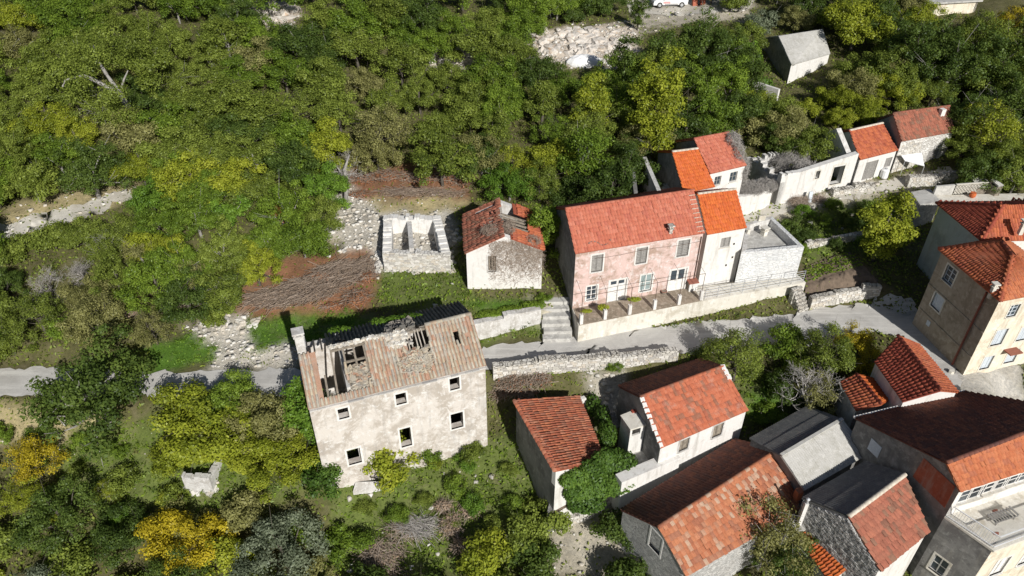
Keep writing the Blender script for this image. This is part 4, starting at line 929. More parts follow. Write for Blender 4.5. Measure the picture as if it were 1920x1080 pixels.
# ================================================================= lower right: houses below the road
# house B with the little white hut
ze, zr = .3, 1.75
FL, FR, RL, RR, BL, BR = at(1239, 841, ze), at(1403, 770, ze), at(1200, 745, zr), at(1356, 687, zr), at(1159, 724, ze), at(1317, 672, ze)
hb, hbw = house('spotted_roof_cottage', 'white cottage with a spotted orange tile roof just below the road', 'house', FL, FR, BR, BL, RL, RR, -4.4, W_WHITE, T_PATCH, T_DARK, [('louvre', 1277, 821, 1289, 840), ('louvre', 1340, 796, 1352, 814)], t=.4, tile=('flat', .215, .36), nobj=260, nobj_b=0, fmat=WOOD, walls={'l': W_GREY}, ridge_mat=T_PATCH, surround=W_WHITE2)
m = MB(); k = [Vector(RL), Vector(FL)]
for i in range(9): p = along(FL, RL, (i+.4)/9)+Vector((.06, .02, .07)); m.obox(p, (random.uniform(.09, .16), .03, 0), (-.03, random.uniform(.08, .15), .05), (0, 0, .05))
m.build('verge_mortar', PAINT_W, hb); m = MB()
for i in range(3): p = along(RR, FR, (i+.4)/9)+Vector((-.08, 0, .08)); m.obox(p, (.14, .03, 0), (-.03, .14, .05), (0, 0, .07))
m.build('verge_mortar', PAINT_W, hb)
zt = .35; c = [at(1182, 806, zt), at(1212, 797, zt), at(1190, 768, zt), at(1163, 779, zt)]
e = empty('little_hut', V3((c[0]+c[2])/2, -3), 'tiny white flat roofed hut against the spotted roof cottage', 'hut')
ci = inset(*c, .05, .05); ops_ = opening(ci[0], ci[1], 1186, 806, 1200, 813)
wall(e, ci[0], ci[1], -3.6, zt-.1, .12, W_WHITE, [ops_]); wall(e, ci[1], ci[2], -3.6, zt-.101, .12, W_WHITE); wall(e, ci[2], ci[3], -3.6, zt-.1, .12, W_WHITE); wall(e, ci[3], ci[0], -3.6, zt-.101, .12, W_WHITE2)
m = MB(); m.prism([p+Vector((0, 0, -.09)) for p in c], (0, 0, .11)); m.build('roof', CONC_L, e)
m = MB(); m.obox(at(1188, 771, zt+.06), (.14, .03, 0), (-.03, .1, 0), (0, 0, .05)); m.build('loose_tile', T_RED, e)

# house A: single slope falling to the right
zh, zl = .9, -.5
A0, A1 = at(964, 751, zh), at(1041, 884, zh)        # high edge, far and near
B0, B1 = at(1086, 743, zl), at(1124, 838, zl)
B1 = along(B0, B1, 1.25); A1 = along(A0, A1, 1.0)
ha = empty('lean_roof_cottage', V3((A0+B1)/2, -3), 'grey walled cottage with a rippled old red tile roof half buried in ivy', 'house')
w = inset(A1, B1, B0, A0, .1, .1); HAW = list(w)
M = mitres(w, .4)
def mono(i, z0, mt):
    P0, P1 = w[i], w[(i+1) % 4]; wall(ha, P0, P1, z0, zl-.12, .4, mt, mit=(M[i], M[(i+1) % 4])); o, d, out, L = frame_of(P0, P1); b = MB()
    up_ = [V3(P0, zl-.12), V3(P1, zl-.12)]+([Vector(P1)-V3((0, 0), .1)] if P1.z > zl+.1 else [])+([Vector(P0)-V3((0, 0), .1)] if P0.z > zl+.1 else [])
    if len(up_) > 2:
        if i in (1, 3): up_ = [p+d*(.37 if (p-Vector(P0)).dot(d) < L/2 else -.37) for p in up_]
        b.prism(up_, -out*.36); b.build('wall', mt, ha)
mono(3, -5, W_GREY); mono(0, -5, W_WHITE); mono(1, -4, W_GREY); mono(2, -4, W_GREY)
b = MB(); slab(b, B1, B0, A0, A1); rf = b.build('roof', T_OLD, ha); tile_field(rf, B1, B0, A0, A1, .185, .36, 'barrel', T_OLD, 300, None, .016)
ridge_row(rf, A1+V3((0, 0), .04), A0+V3((0, 0), .04), T_OLD, .34, .11); ridge_row(rf, along(A1, B1, .065)+V3((0, 0), .07), along(A0, B0, .065)+V3((0, 0), .07), T_OLD, .34, .09)
# ivy terrace below it
zt = -2.9; c0, c1, c2, c3 = V3(w[0], zt), at(1047, 915, zt), at(1168, 905, zt), V3(w[1], zt)
c0 = c0+Vector((-.02, -.02, 0))
ta = empty('ivy_terrace', V3(c1, -5), 'walled white terrace in front of the ivy covered cottage', 'terrace')
box_part(ta, 'wall', W_GREY, c0, c1+flatV(c1-c0).normalized()*-.05, -5.6, zt+.02, .35); box_part(ta, 'wall', W_WHITE, c1+Vector((.36, 0, 0)) if False else c1, c2, -5.6, zt, .4)
m = MB(); m.prism([c0, along(c1, c2, .02)+Vector((0, .3, 0)), c2+Vector((0, .3, 0)), c3], (0, 0, -.3)); m.build('earth_fill', SOIL, ta)
# lower retaining wall along the passage
pts = [gnd(1040, 993), gnd(1100, 975), gnd(1152, 950), gnd(1200, 915), gnd(1243, 884)]
e = empty('passage_wall', pts[0], 'pale stone retaining wall along the sunken passage below the ivy', 'wall')
for i in range(4):
    p, q_ = V3(pts[i], 0), V3(pts[i+1], 0); z_ = (pts[i].z+pts[i+1].z)/2; wall(e, p, q_, z_-1, z_+.75, .45, STONE_D, rag=.12); stones_on_wall(e, p, q_, z_-.1, z_+.72, STONE_PIECE, (.16, .36), .05, 60+i)
a, c = at(1166, 905, -1.2), at(1276, 858, -1.2); e = empty('forecourt_wall', V3(a, -3.5), 'smooth white forecourt wall in front of the spotted roof cottage', 'wall')
wall(e, a, c, -4.2, -1.2, .7, W_WHITE)
m = MB(); o, d, out, L = frame_of(a, c); m.prism([V3(a, -4.0)-out*.705, V3(c, -4.0)-out*.705, V3(c, -4.0)-out*2.2, V3(a, -4.0)-out*2.2], (0, 0, 2.0)); m.build('forecourt', CONC, e)

# big orange roof, long building
ze, zr, zb_ = -1.7, -.3, -2.0
FL, FR, RL, RR, BL, BR = at(1286, 1082, ze), at(1503, 957, ze), at(1234, 989, zr), at(1458, 844, zr), at(1164, 956, zb_), at(1379, 823, zb_)
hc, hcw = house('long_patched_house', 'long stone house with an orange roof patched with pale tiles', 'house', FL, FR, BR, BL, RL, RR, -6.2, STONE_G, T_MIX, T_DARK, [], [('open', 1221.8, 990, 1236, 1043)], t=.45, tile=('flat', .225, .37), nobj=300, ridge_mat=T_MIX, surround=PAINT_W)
cq = at(1497, 925, -.7); m = MB(); m.obox(cq+Vector((0, 0, -.1)), (.16, .05, 0), (-.05, .17, 0), (0, 0, .35)); m.build('chimney', T_MIX, hc)
# grey corrugated shed
ze, zr = -.6, .45
FL, FR, RL, RR, BL, BR = at(1508, 920, ze), at(1628, 852, ze), at(1464, 855, zr), at(1579, 787, zr), at(1405, 822, ze), at(1512, 762, ze)
hs, _ = house('corrugated_shed', 'shed with weathered pale grey corrugated sheets behind the patched roof', 'shed', FL, FR, BR, BL, RL, RR, -4.5, W_GREY, CORR_L, CORR_D, t=.35, cover='corr', ridge_mat=False)
m = MB(); m.bar(Vector(RL)+V3((0, 0), .09), Vector(RR)+V3((0, 0), .09), .2, .08); m.build('ridge_cap', CORR_L, hs)
# brown-red gable with rubble wall
ze, zr = 0.0, 1.4
FL, FR, RL, RR, BL, BR = at(1652, 1072, ze), at(1744, 996, ze), at(1591, 969, zr), at(1697, 890, zr), at(1503, 934, ze), at(1622, 865, ze)
hd, hdw = house('rubble_gable_house', 'house with a brown red tile slope and a bare rubble stone gable', 'house', FL, FR, BR, BL, RL, RR, -6, W_WHITE, T_BROWN, CORR_D, t=.45, tile=('flat', .215, .36), nobj=300, cover_b='corr', walls={'l': STONE_G}, ridge_mat=T_MORTAR, ovs=.02)
o, d, out, L = frame_of(hdw[3], hdw[0]); uR = float((flatV(RL)-o).dot(d))
stones_on_wall(hd, hdw[3], hdw[0], -3.2, 1.3, GREYPIECE, (.17, .26), .07, 71, top=lambda u: -.1+1.4*max(0, 1-abs(u-uR)/max(uR if u < uR else L-uR, .1)))
cq = V3(along(hdw[3], hdw[0], .06), 0)-Vector((.12, .1, 0)); chimney(hd, cq.x, cq.y, -2.5, .15, .2, PAINT_W, style='pot')
# lean-to with new tiles under the gable
zt, zb2 = -1.6, -2.3
R0, R1 = at(1534, 978, zt), at(1609, 1050, zt); E0, E1 = at(1492, 1006, zb2), at(1556, 1092, zb2)
e = empty('tiled_lean_to', V3((R0+E1)/2, -5), 'small lean-to with bright orange tiles under the rubble gable', 'shed')
b = MB(); slab(b, E0, E1, R1, R0); rf = b.build('roof', T_ORANGE, e); tile_field(rf, E0, E1, R1, R0, .20, .34, 'flat', T_ORANGE, 300, None, .008)
wall(e, E1+Vector((-.05, .05, 0)), R1+Vector((-.1, .08, 0)), -6, zb2-.1, .25, W_WHITE, gable=((R1-E1).length*.97, zt-.12)); wall(e, E0+Vector((.08, 0, 0)), E1+Vector((-.02, .1, 0)), -6, zb2-.1, .25, W_WHITE2)
m = MB(); m.prism([at(1482, 972, -1.75), at(1490, 1004, -1.75), at(1532, 980, -1.75), at(1508, 958, -1.75)], (0, 0, -.12)); m.build('flat_roof', CONC, e)

# big house, bottom right corner
ze, zr, zb_ = 3.0, 3.9, 1.6
FL, FR, RL, RR, BL, BR = at(1800, 923, ze), at(2030, 850, ze), at(1774, 868, zr), at(2030, 770, zr), at(1604, 784, zb_), at(1812, 734, zb_)
BR = along(BL, BR, 1.0)
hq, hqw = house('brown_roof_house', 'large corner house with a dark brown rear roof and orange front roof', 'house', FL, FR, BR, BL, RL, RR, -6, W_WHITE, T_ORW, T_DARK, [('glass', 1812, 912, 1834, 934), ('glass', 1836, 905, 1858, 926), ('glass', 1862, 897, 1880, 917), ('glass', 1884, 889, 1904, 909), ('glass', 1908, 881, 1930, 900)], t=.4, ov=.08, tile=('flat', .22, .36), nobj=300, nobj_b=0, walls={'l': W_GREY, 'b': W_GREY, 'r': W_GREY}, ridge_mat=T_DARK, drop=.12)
o, d, out, L = frame_of(hqw[3], hqw[0]); q = [on_wall(x, y, hqw[3], hqw[0]) for x, y in ((1712, 893), (1733, 858), (1792, 912), (1772, 952))]
m = MB(); m.prism([o+d*u+out*.02+V3((0, 0), z) for u, z in q], out*.012); m.build('painted_patch', W_REDPAINT, hq)
u, z = on_wall(1640, 840, hqw[3], hqw[0]); m = MB(); m.prism([o+d*(u-.4)+out*.004+V3((0, 0), z-.45), o+d*(u+.4)+out*.004+V3((0, 0), z-.45), o+d*(u+.4)+out*.004+V3((0, 0), z+.45), o+d*(u-.4)+out*.004+V3((0, 0), z+.45)], out*.02); m.build('painted_patch', SHUT_P, hq)
m = MB(); m.bar(Vector(BL)+Vector((-.04, .1, -.04)), Vector(BR)+Vector((-.04, .1, -.04)), .14, .1); m.build('gutter', PAINT_W, hq)
# its terrace block
zt = .9; K0, K1, K2, K3 = at(1778, 955, zt), at(1862, 1030, zt), at(2050, 960, zt), V3(hqw[1], zt)
K0 = V3(hqw[0], zt)+Vector((-.05, -.02, 0)); K3 = V3(hqw[1], zt)
tb = empty('roof_terrace', V3((K0+K2)/2, -5), 'pale roof terrace with a white balustrade on the corner house', 'terrace')
wall(tb, K0, K1, -6, zt-.15, .3, W_GREY, [(.5, 1.3, -3.2, -1.9)]); wall(tb, K1, K2, -6, zt-.15, .3, W_CREAM, [(1.2, 2.1, -2.2, -.7), (3.2, 4.1, -2.2, -.7)])
fit_opening(tb, K0, K1, (.5, 1.3, -3.2, -1.9), 'glass', surround=CONC_L); [fit_opening(tb, K1, K2, (a_, a_+.9, -2.2, -.7), 'louvre', surround=PAINT_W, fmat=PAINT_W) for a_ in (1.2, 3.2)]
m = MB(); m.prism([V3(K0, zt-.14), K1+Vector((0, -.1, -.14)), K2+Vector((0, -.1, -.14)), V3(K3, zt-.14)], (0, 0, .14)); m.build('deck', CONC_L, tb)
rb = empty('balustrade', V3(K1, zt), 'white metal balustrade around the roof terrace', 'railing')
Q0, Q1, Q2 = K0+Vector((.1, -.1, 0)), K1+Vector((.02, .06, 0)), K2+Vector((0, .06, 0))
for (p, q) in ((Q0, Q1), (Q1, Q2)):
    n = int((q-p).length/.13)
    for zz in (.12, .95): m = MB(); m.bar(p+V3((0, 0), zz), q+V3((0, 0), zz), .05, .05 if zz > .5 else .03); m.build('rail', WHITEM, rb)
    if True:
        for i in range(n+1): m = MB(); m.tube([along(p, q, i/n), along(p, q, i/n)+V3((0, 0), .94)], .011, 4); m.build('baluster', WHITEM, rb)
    else:
        m = MB(); m.prism([p+V3((0, 0), .16), q+V3((0, 0), .16), q+V3((0, 0), .9), p+V3((0, 0), .9)], (0, .02, 0)); m.build('panel', WHITEM, rb)
# slatted lounger on the terrace
q = at(1876, 972, zt); e = empty('slatted_lounger', q, 'dark slatted lounger lying on the pale roof terrace', 'lounger'); dx = Vector((.95, .3, 0)).normalized(); dy = Vector((-dx.y, dx.x, 0))
for i in range(9): m = MB(); m.obox(q+dx*(i-4)*.17+V3((0, 0), .27+.008*(i-4)**2*(i > 4)), dx*.055, dy*.3, (0, 0, .012)); m.build('slat', SHUT, e)
for s_ in (-1, 1): m = MB(); m.bar(q+dx*-.75+dy*s_*.26+V3((0, 0), .23), q+dx*.8+dy*s_*.26+V3((0, 0), .23), .04); m.build('rail', SHUT, e)
for s_ in (-1, 1):
    for k in (-.6, .6): m = MB(); m.bar(q+dx*k+dy*s_*.26, q+dx*k+dy*s_*.26+V3((0, 0), .24), .045, up=(1, 0, 0)); m.build('leg', SHUT, e)
for (px, py) in ((1868, 1001), (1866, 958)):
    q = at(px, py, zt+.005)
    m = MB(); pts_ = [q+dx*.17*math.cos(a)*(1+.3*math.sin(3*a))+dy*.09*math.sin(a) for a in np.linspace(0, 2*math.pi, 11)[:-1]]; m.prism(pts_, (0, 0, .03)); tag(m.build('doormat', BROWNP), 'red brown cloth scrap on the terrace floor' if py > 980 else 'small rusty cloth scrap beside the dark lounger', 'cloth')
# clay pots in the dark yard
for k, (px, py, rr) in enumerate(((1738, 1070, .3), (1757, 1078, .22))):
    q = gnd(px, py); e = empty('clay_pot', q, ('large orange clay pot in the dark yard below the terrace', 'smaller orange clay pot beside the large one in the yard')[k], 'pot')
    m = MB(); m.tube([q+V3((0, 0), z) for z in (0, .2, .45, .5)], [rr*.7, rr*.95, rr*1.1, rr*1.2], 12); m.build('body', T_ORANGE, e); m = MB(); m.tube([q+V3((0, 0), .5), q+V3((0, 0), .515)], [rr*1.0, rr*.98], 12); m.build('soil', SOIL, e)

# garage and shed beyond
ze, zr = 2.2, 3.3
FL, FR, RL, RR, BL, BR = at(1639, 678, ze), at(1692, 754, ze), at(1683, 629, zr), at(1764, 733, zr), at(1722, 645, ze), at(1797, 736, ze)
house('red_garage', 'garage with a deep red gabled tile roof beside the square', 'garage', FL, FR, BR, BL, RL, RR, -1.8, W_WHITE, T_RED, T_ORED, t=.3, tile=('flat', .215, .34), nobj=180, nobj_b=0, ridge_mat=T_RED)
ze, zr = .9, 1.5
FL, FR, RL, RR, BL, BR = at(1574, 716, ze), at(1604, 770, ze), at(1605, 701, zr), at(1653, 759, zr), at(1646, 711, ze), at(1672, 748, ze)
house('orange_shed', 'tiny shed with a bright orange gabled tile roof next to the garage', 'shed', FL, FR, BR, BL, RL, RR, -2, W_WHITE2, T_ORED, T_ORANGE, t=.25, tile=('flat', .215, .34), nobj=100, nobj_b=0, ridge_mat=T_RED)

# ================================================================= tall houses on the right
def hip(name, label, LB, LF, RF, ra, rb_, zb, wmats, tm_l, tm_f, nobj, lops=(), fops=(), t=.4, surround=None, lmat=None):
    """hipped roof: left eave LB->LF, front eave LF->RF, ridge ra (back) rb_ (front)"""
    RB = LB+(RF-LF); e = empty(name, V3((LB+RF)/2, zb), label, 'house'); w = inset(LF, RF, RB, LB, .22, .22); z1 = LF.z-.12
    lo = [(k, opening(w[3], w[0], *p)) for k, *p in lops]; fo = [(k, opening(w[0], w[1], *p)) for k, *p in fops]
    M = mitres(w, t)
    wall(e, w[3], w[0], zb, z1, t, wmats[0], [o for _, o in lo], mit=(M[3], M[0])); wall(e, w[0], w[1], zb, z1, t, wmats[1], [o for _, o in fo], mit=(M[0], M[1])); wall(e, w[1], w[2], zb, z1, t, wmats[1], mit=(M[1], M[2])); wall(e, w[2], w[3], zb, z1, t, wmats[0], mit=(M[2], M[3]))
    for k, o in lo: fit_opening(e, w[3], w[0], o, k, t, surround, lmat)
    for k, o in fo: fit_opening(e, w[0], w[1], o, k, t, surround, lmat)
    cx = (ra+rb_)/2
    for (E0, E1, R1, R0, tm, nn) in ((LB, LF, rb_, ra, tm_l, nobj), (LF, RF, None, None, tm_f, nobj), (RF, RB, None, None, tm_f, 0), (RB, LB, None, None, tm_l, 0)):
        if R1 is None:
            if E0 is LF: R1, R0 = hipR[0], rb_
            elif E0 is RF: R1, R0 = hipR[1], hipR[0]
            else: R1, R0 = ra, hipR[1]
        b = MB(); n_ = (E1-E0).cross(R0-E0 if (R0-E0).length > .1 else R1-E0).normalized()
        poly_ = [E0, E1, R1, R0] if (R1-R0).length > .05 else [E0, E1, R1]; b.prism(poly_, -n_*.08); rf_ = b.build('roof', tm, e); tile_field(rf_, E0, E1, R1, R0, .22, .36, 'flat', tm, nn)
    for (p, q) in ((LF, rb_), (LB, ra), (ra, rb_)):
        if (q-p).length > .2: ridge_row(e.children[4] if False else rf_, p+V3((0, 0), .06), q+V3((0, 0), .06), tm_l, .36, .12)
    return e, w
ze = 6.4; LB, LF = at(1758, 467, ze), at(1875, 566, ze); RF = at(2010, 540, ze); zr = 7.9; ra, rb_ = at(1878, 455, zr), at(1899, 481, zr)
hipR = [rb_+Vector((.25, .1, 0)), ra+Vector((.25, .1, 0))]
t2, t2w = hip('tall_tan_house', 'tall hip roofed tan house with pale shutters beside the square', LB, LF, RF, ra, rb_, -.8, (W_TAN, W_CREAM), T_ORED, T_ORW, 160,
    [('glass4', 1778, 495, 1783.5, 536.7), ('board', 1755, 546.7, 1760.7, 586.7)], [('glass4', 1896.7, 573, 1903, 592), ('board', 1870, 620, 1876.7, 645), ('board', 1917, 614, 1924, 636), ('board', 1846.7, 670, 1853, 690), ('board', 1893, 658, 1900, 678)], surround=CONC_L, lmat=SHUT_P)
o, d, out, L = frame_of(t2w[3], t2w[0])
for z_ in (3.6, 1.5): m = MB(); m.prism([o+d*0+out*.003+V3((0, 0), z_), o+d*L+out*.003+V3((0, 0), z_), o+d*L+out*.05+V3((0, 0), z_), o+out*.05+V3((0, 0), z_)], (0, 0, .09)); m.build('string_course', W_TAN, t2)
m = MB(); m.tube([o+d*(L-1.0)+out*.1+V3((0, 0), 6.2), o+d*(L-1.0)+out*.1+V3((0, 0), .1)], .07, 8); m.build('downpipe', PIPE, t2)
u, z = on_wall(1741, 606, t2w[3], t2w[0]); m = MB(); m.obox(o+d*u+out*.02+V3((0, 0), z), d*.16, out*.02, (0, 0, .2)); m.build('meter_box', SHUT_P, t2)
cq = at(1864, 540, 6.8); chimney(t2, cq.x, cq.y, 6.0, 6.85, .22, CONC_L, rot=.1)
o2, d2, out2, L2 = frame_of(t2w[0], t2w[1])
for (px, py) in ((1890, 660),): u, z = on_wall(px, py, t2w[0], t2w[1]); m = MB(); m.obox(o2+d2*u+out2*.3+V3((0, 0), z+.3), d2*.5, out2*.3, (0, 0, .04)); m.build('door_canopy', BROWNP, t2)
q = gnd(1783, 700); e = empty('drain_stone', q, 'pale block at the foot of the red downpipe', 'block'); m = MB(); m.prism([q+Vector((.2*math.cos(a), .15*math.sin(a), -.1)) for a in np.linspace(0, 5.3, 6)], (0, 0, .35)); m.build('stone', CONC_L, e)

ze = 6.6; LB, LF = at(1754, 381, ze), at(1840, 453, ze); RF = at(1990, 450, ze); zr = 8.3; ra = at(1880, 386, zr); rb_ = ra+Vector((.02, -.02, 0)); hipR = [ra+Vector((4, .2, 0)), ra+Vector((4, .25, 0))]
t1, t1w = hip('pale_blue_house', 'tall pale blue grey house with a red hipped tile roof', LB, LF, RF, ra, rb_, 0, (W_BLUE, W_WHITE), T_RED, T_ORED, 0)
cq = at(1918, 425, 7.8); chimney(t1, cq.x, cq.y, 7.2, 8.0, .26, CONC_L)
# stone outbuilding with a concrete roof, and its terrace
zt = 4.1; c = [at(1725, 384, zt), at(1764, 378, zt), at(1744, 354, zt), at(1708, 360, zt)]
e = empty('stone_outbuilding', V3((c[0]+c[2])/2, 1.8), 'dark stone outbuilding with a flat concrete roof behind the blue house', 'building')
ci = inset(*c, .06, .06); wo2 = opening(ci[3], ci[0], 1704, 404, 1712, 414)
wall(e, ci[3], ci[0], .5, zt-.15, .4, STONE_G, [wo2]); wall(e, ci[0], ci[1], .5, zt-.15, .4, STONE_G); wall(e, ci[1], ci[2], .5, zt-.15, .4, STONE_G); wall(e, ci[2], ci[3], .5, zt-.15, .4, STONE_G); fit_opening(e, ci[3], ci[0], wo2, 'open', surround=CONC_L)
m = MB(); m.prism([p-V3((0, 0), .14) for p in c], (0, 0, .16)); m.build('roof', CONC, e)
zt = 4.0; e = empty('block_terrace', at(1810, 372, 3), 'concrete terrace with a pierced block parapet behind the blue house', 'terrace')
m = MB(); m.prism([at(1764, 379, zt), at(1930, 376, zt), at(1930, 362, zt), at(1750, 366, zt)], (0, 0, -.3)); m.build('deck', CONC_L, e)
a, c_ = at(1750, 367, zt), at(1785, 364, zt); box_part(e, 'parapet', CONC, a, c_, zt-.1, zt+.85, .18)
a, c_ = at(1786, 364, zt), at(1853, 359, zt); o, d, out, L = frame_of(a, c_)
nb = int(L/.26)
for i in range(nb):
    for j in range(3):
        m = MB(); u = L*(i+.5)/nb; z = zt+.14+.27*j; P = o+d*u+V3((0, 0), z)
        for sx, sz in ((1, 1), (1, -1)): m.bar(P+d*-.115+V3((0, 0), -.115*sz), P+d*.115+V3((0, 0), .115*sz), .045, .12, up=out)
        m.build('pierced_block', CONC_L, e)
m = MB(); m.bar(o+V3((0, 0), zt+.9), o+d*L+V3((0, 0), zt+.9), .16, .06); m.build('coping', CONC_L, e)
q = at(1822, 370, zt); e = empty('orange_pot', q, 'round orange clay pot on the concrete terrace', 'pot'); m = MB(); m.tube([q+V3((0, 0), z) for z in (0, .12, .3, .4)], [.14, .24, .26, .2], 12); m.build('body', T_ORANGE, e); m = MB(); m.tube([q+V3((0, 0), .4), q+V3((0, 0), .45)], [.22, .22], 12); m.build('rim', T_ORANGE, e)
for k, (x0, y0, x1, y1, zz) in enumerate(((1820, 332, 1862, 352, 4.5), (1858, 335, 1882, 350, 4.9))):
    c = [at(x0+14, y1, zz), at(x1, y1-2, zz+.05), at(x1-18, y0, zz+.3), at(x0, y0+2, zz+.3)]; e = empty('tin_shed', V3((c[0]+c[2])/2, 3.2), ('long low shed with a rusted grey sheet roof behind the concrete terrace', 'small tin roofed shed at the wood edge')[k], 'shed')
    b = MB(); slab(b, *c); rf = b.build('roof', CORR_L, e); corr_sheets(rf, *c, CORR_L, .8, .16, .025, 1)
    for i in range(4): box_part(e, 'wall', WOOD, along(c[i], (c[0]+c[2])/2, .06), along(c[(i+1) % 4], (c[0]+c[2])/2, .06), 2.6, min(c[i].z, c[(i+1) % 4].z)-.1, .08)

# ================================================================= walls and steps by the road
def dry_wall(name, label, pts, h, th=.45, mat=STONE_D, rag=.18, seed=80, stones=True, below=1.2, z=None, size=(.18, .42), smat=None):
    P = [gnd(*p) for p in pts]; e = empty(name, P[0], label, 'wall')
    for i in range(len(P)-1):
        zz = (P[i].z+P[i+1].z)/2 if z is None else z; hh = h if not isinstance(h, (list, tuple)) else h[i]
        wall(e, P[i], P[i+1], zz-below, zz+hh, th, mat, rag=rag)
        if stones: stones_on_wall(e, P[i], P[i+1], zz-.25, zz+hh-.03, smat or STONE_PIECE, size, .055, seed+i)
    return e
dry_wall('roadside_wall', 'whitewashed retaining wall under the collapsed house garden', [(888, 640), (945, 626), (1014, 607)], 1.45, .5, W_WHITE2, .12, 81, False)
dry_wall('road_edge_wall', 'crumbling pale stone wall holding up the road below the pink house', [(925, 712), (1010, 700), (1062, 697), (1160, 690), (1270, 676)], [1.0, 1.15, 1.05, .9], .5, STONE_D, .22, 84)
dry_wall('garden_retaining_wall', 'mossy stone retaining wall under the tilled plot', [(1517, 582), (1560, 572), (1610, 563), (1648, 554)], 1.05, .4, STONE_D, .15, 90)
dry_wall('path_stone_wall', 'grey dry stone wall beside the village path below the row', [(1700, 352), (1760, 346), (1792, 340)], .9, .5, STONE_D, .2, 95)
dry_wall('rubble_bank', 'tumbled stone bank across the path from the roofless house', [(1560, 372), (1600, 362), (1640, 358)], .55, .5, STONE_D, .35, 97)
dry_wall('upper_terrace_wall', 'old terrace wall showing between the trees on the hill', [(805, 122), (850, 121), (905, 119)], 1.7, .5, STONE_W, .3, 99, True, size=(.3, .6))
dry_wall('broken_corner_wall', 'broken white wall corner beside the ivy cottage garden', [(1085, 775), (1098, 765)], 1.0, .3, W_WHITE, .2, 100, False)
dry_wall('orchard_wall', 'short stone wall holding the weedy garden bed', [(1510, 468), (1560, 458), (1620, 446)], .5, .35, STONE_D, .2, 101)
# stone stairs
def stairs(name, label, p0, p1, w0_, n, mat, z0, z1):
    a, c = p0, p1; d = flatV(c-a).normalized(); s_ = Vector((d.y, -d.x, 0)); L = flatV(c-a).length; e = empty(name, V3(a, z0), label, 'steps')
    for i in range(n):
        q = V3(a, 0)+d*L*i/n; zt_ = z0+(z1-z0)*(i+1)/n; j = random.uniform(-.06, .06); m = MB(); m.prism([q-s_*(w0_/2+j)+V3((0, 0), z0-.8), q+s_*(w0_/2-j)+V3((0, 0), z0-.8), q+s_*(w0_/2-j)+d*(L/n+.012)+V3((0, 0), z0-.8), q-s_*(w0_/2+j)+d*(L/n+.012)+V3((0, 0), z0-.8)], (0, 0, zt_-z0+.8+.002*i), random.random()); m.build('step', mat, e)
    return e
stairs('stone_steps', 'broad worn stone steps climbing beside the pink house', at(1046, 640, .1), at(1040, 560, 1.5), 2.0, 6, CONC, .08, 1.6)
stairs('terrace_steps', 'narrow stone steps at the end of the pink house terrace', at(1506, 583, .1), at(1494, 538, 1.5), .9, 7, STONE_D, .05, 1.5)
box_part(e, 'stub', CONC_L, at(1524, 583, .1), at(1512, 555, .1), -.5, .9, .16) if False else None
for k, (px, py, lb) in enumerate(((700, 916, 'white fallen slab lying in the grass below the derelict house'), (1215, 1078, 'pale slab half hidden in the weeds by the passage'))):
    if k: continue
    c = [gnd(663, 928), gnd(728, 916), gnd(728, 908), gnd(668, 910)]; m = MB(); m.prism([p+V3((0, 0), -.1) for p in c], (0, 0, .42)); tag(m.build('fallen_slab', W_WHITE2), lb, 'slab')
# sheet of pale roofing against the white wall path
q = gnd(1517, 377); m = MB(); m.obox(q+V3((0, 0), .4), (.16, .05, 0), (.02, -.06, .02), (.02, .16, .42)); tag(m.build('metal_sheet', SHUT_P), 'pale blue metal sheet leaning beside the village path', 'sheet')

# ================================================================= van and brick pillar uphill
vz = Tz(*at(1252, 16, 8)[:2]); a, c = gnd(1226, 17), gnd(1284, 14); dx = flatV(c-a).normalized(); dy = Vector((-dx.y, dx.x, 0)); zv = V3((0, 0), 1)
VL, VW = 4.25, 1.75; og = V3(a, vz)+dx*-.1
van = empty('white_van', og+dx*VL/2, 'white delivery van with a red side stripe parked uphill', 'van')
def vp(x, y, z): return og+dx*x+dy*y+zv*z
m = MB(); prof = [(.05, .32), (.0, .55), (.06, .80), (.25, .92), (1.0, 1.08), (1.55, 1.68), (1.75, 1.76), (4.05, 1.80), (4.2, 1.7), (4.25, .9), (4.2, .35)]
m.prism([vp(x, 0, z) for x, z in prof], dy*VW); m.build('body', WHITEM, van)
m = MB(); m.prism([vp(1.06, .08, 1.12), vp(1.06, VW-.08, 1.12), vp(1.53, VW-.14, 1.66), vp(1.53, .14, 1.66)], (dx*-.03+zv*.02)); m.build('windscreen', GLASS_L, van)
m = MB(); m.prism([vp(1.22, -.006, 1.06), vp(2.1, -.006, 1.06), vp(2.1, -.006, 1.55), vp(1.6, -.006, 1.55)], dy*.004); m.build('side_window', GLASS_L, van)
m = MB(); m.prism([vp(1.2, -.007, .52), vp(2.05, -.007, .52), vp(2.05, -.007, .74), vp(1.2, -.007, .74)], dy*.004); m.build('lettering_band', mat_plain('faded_red_print', (.62, .20, .20), (.74, .55, .54), 14, .5), van)
m = MB(); m.prism([vp(-.03, .03, .3), vp(.9, -.02, .3), vp(.9, -.02, .5), vp(-.03, .03, .55)], dy*(VW-.03)); m.build('bumper', SHUT, van)
m = MB(); m.prism([vp(1.4, -.02, .38), vp(3.0, -.02, .38), vp(3.0, -.02, .48), vp(1.4, -.02, .48)], dy*.02); m.build('side_moulding', SHUT, van)
for x in (.78, 3.5):
    for y in (-.03, VW-.19):
        m = MB(); m.tube([vp(x, y, .33), vp(x, y+.22, .33)], .33, 16); wo2 = m.build('wheel', DARK, van); m = MB(); m.tube([vp(x, y-.015, .33), vp(x, y+.02, .33)], .19, 12); m.build('rim', STEEL, wo2)
for y in (.12, VW-.35): m = MB(); m.prism([vp(.02, y, .62), vp(.02, y+.23, .62), vp(.14, y+.23, .84), vp(.14, y, .84)], dx*-.03); m.build('headlight', GLASS_L, van)
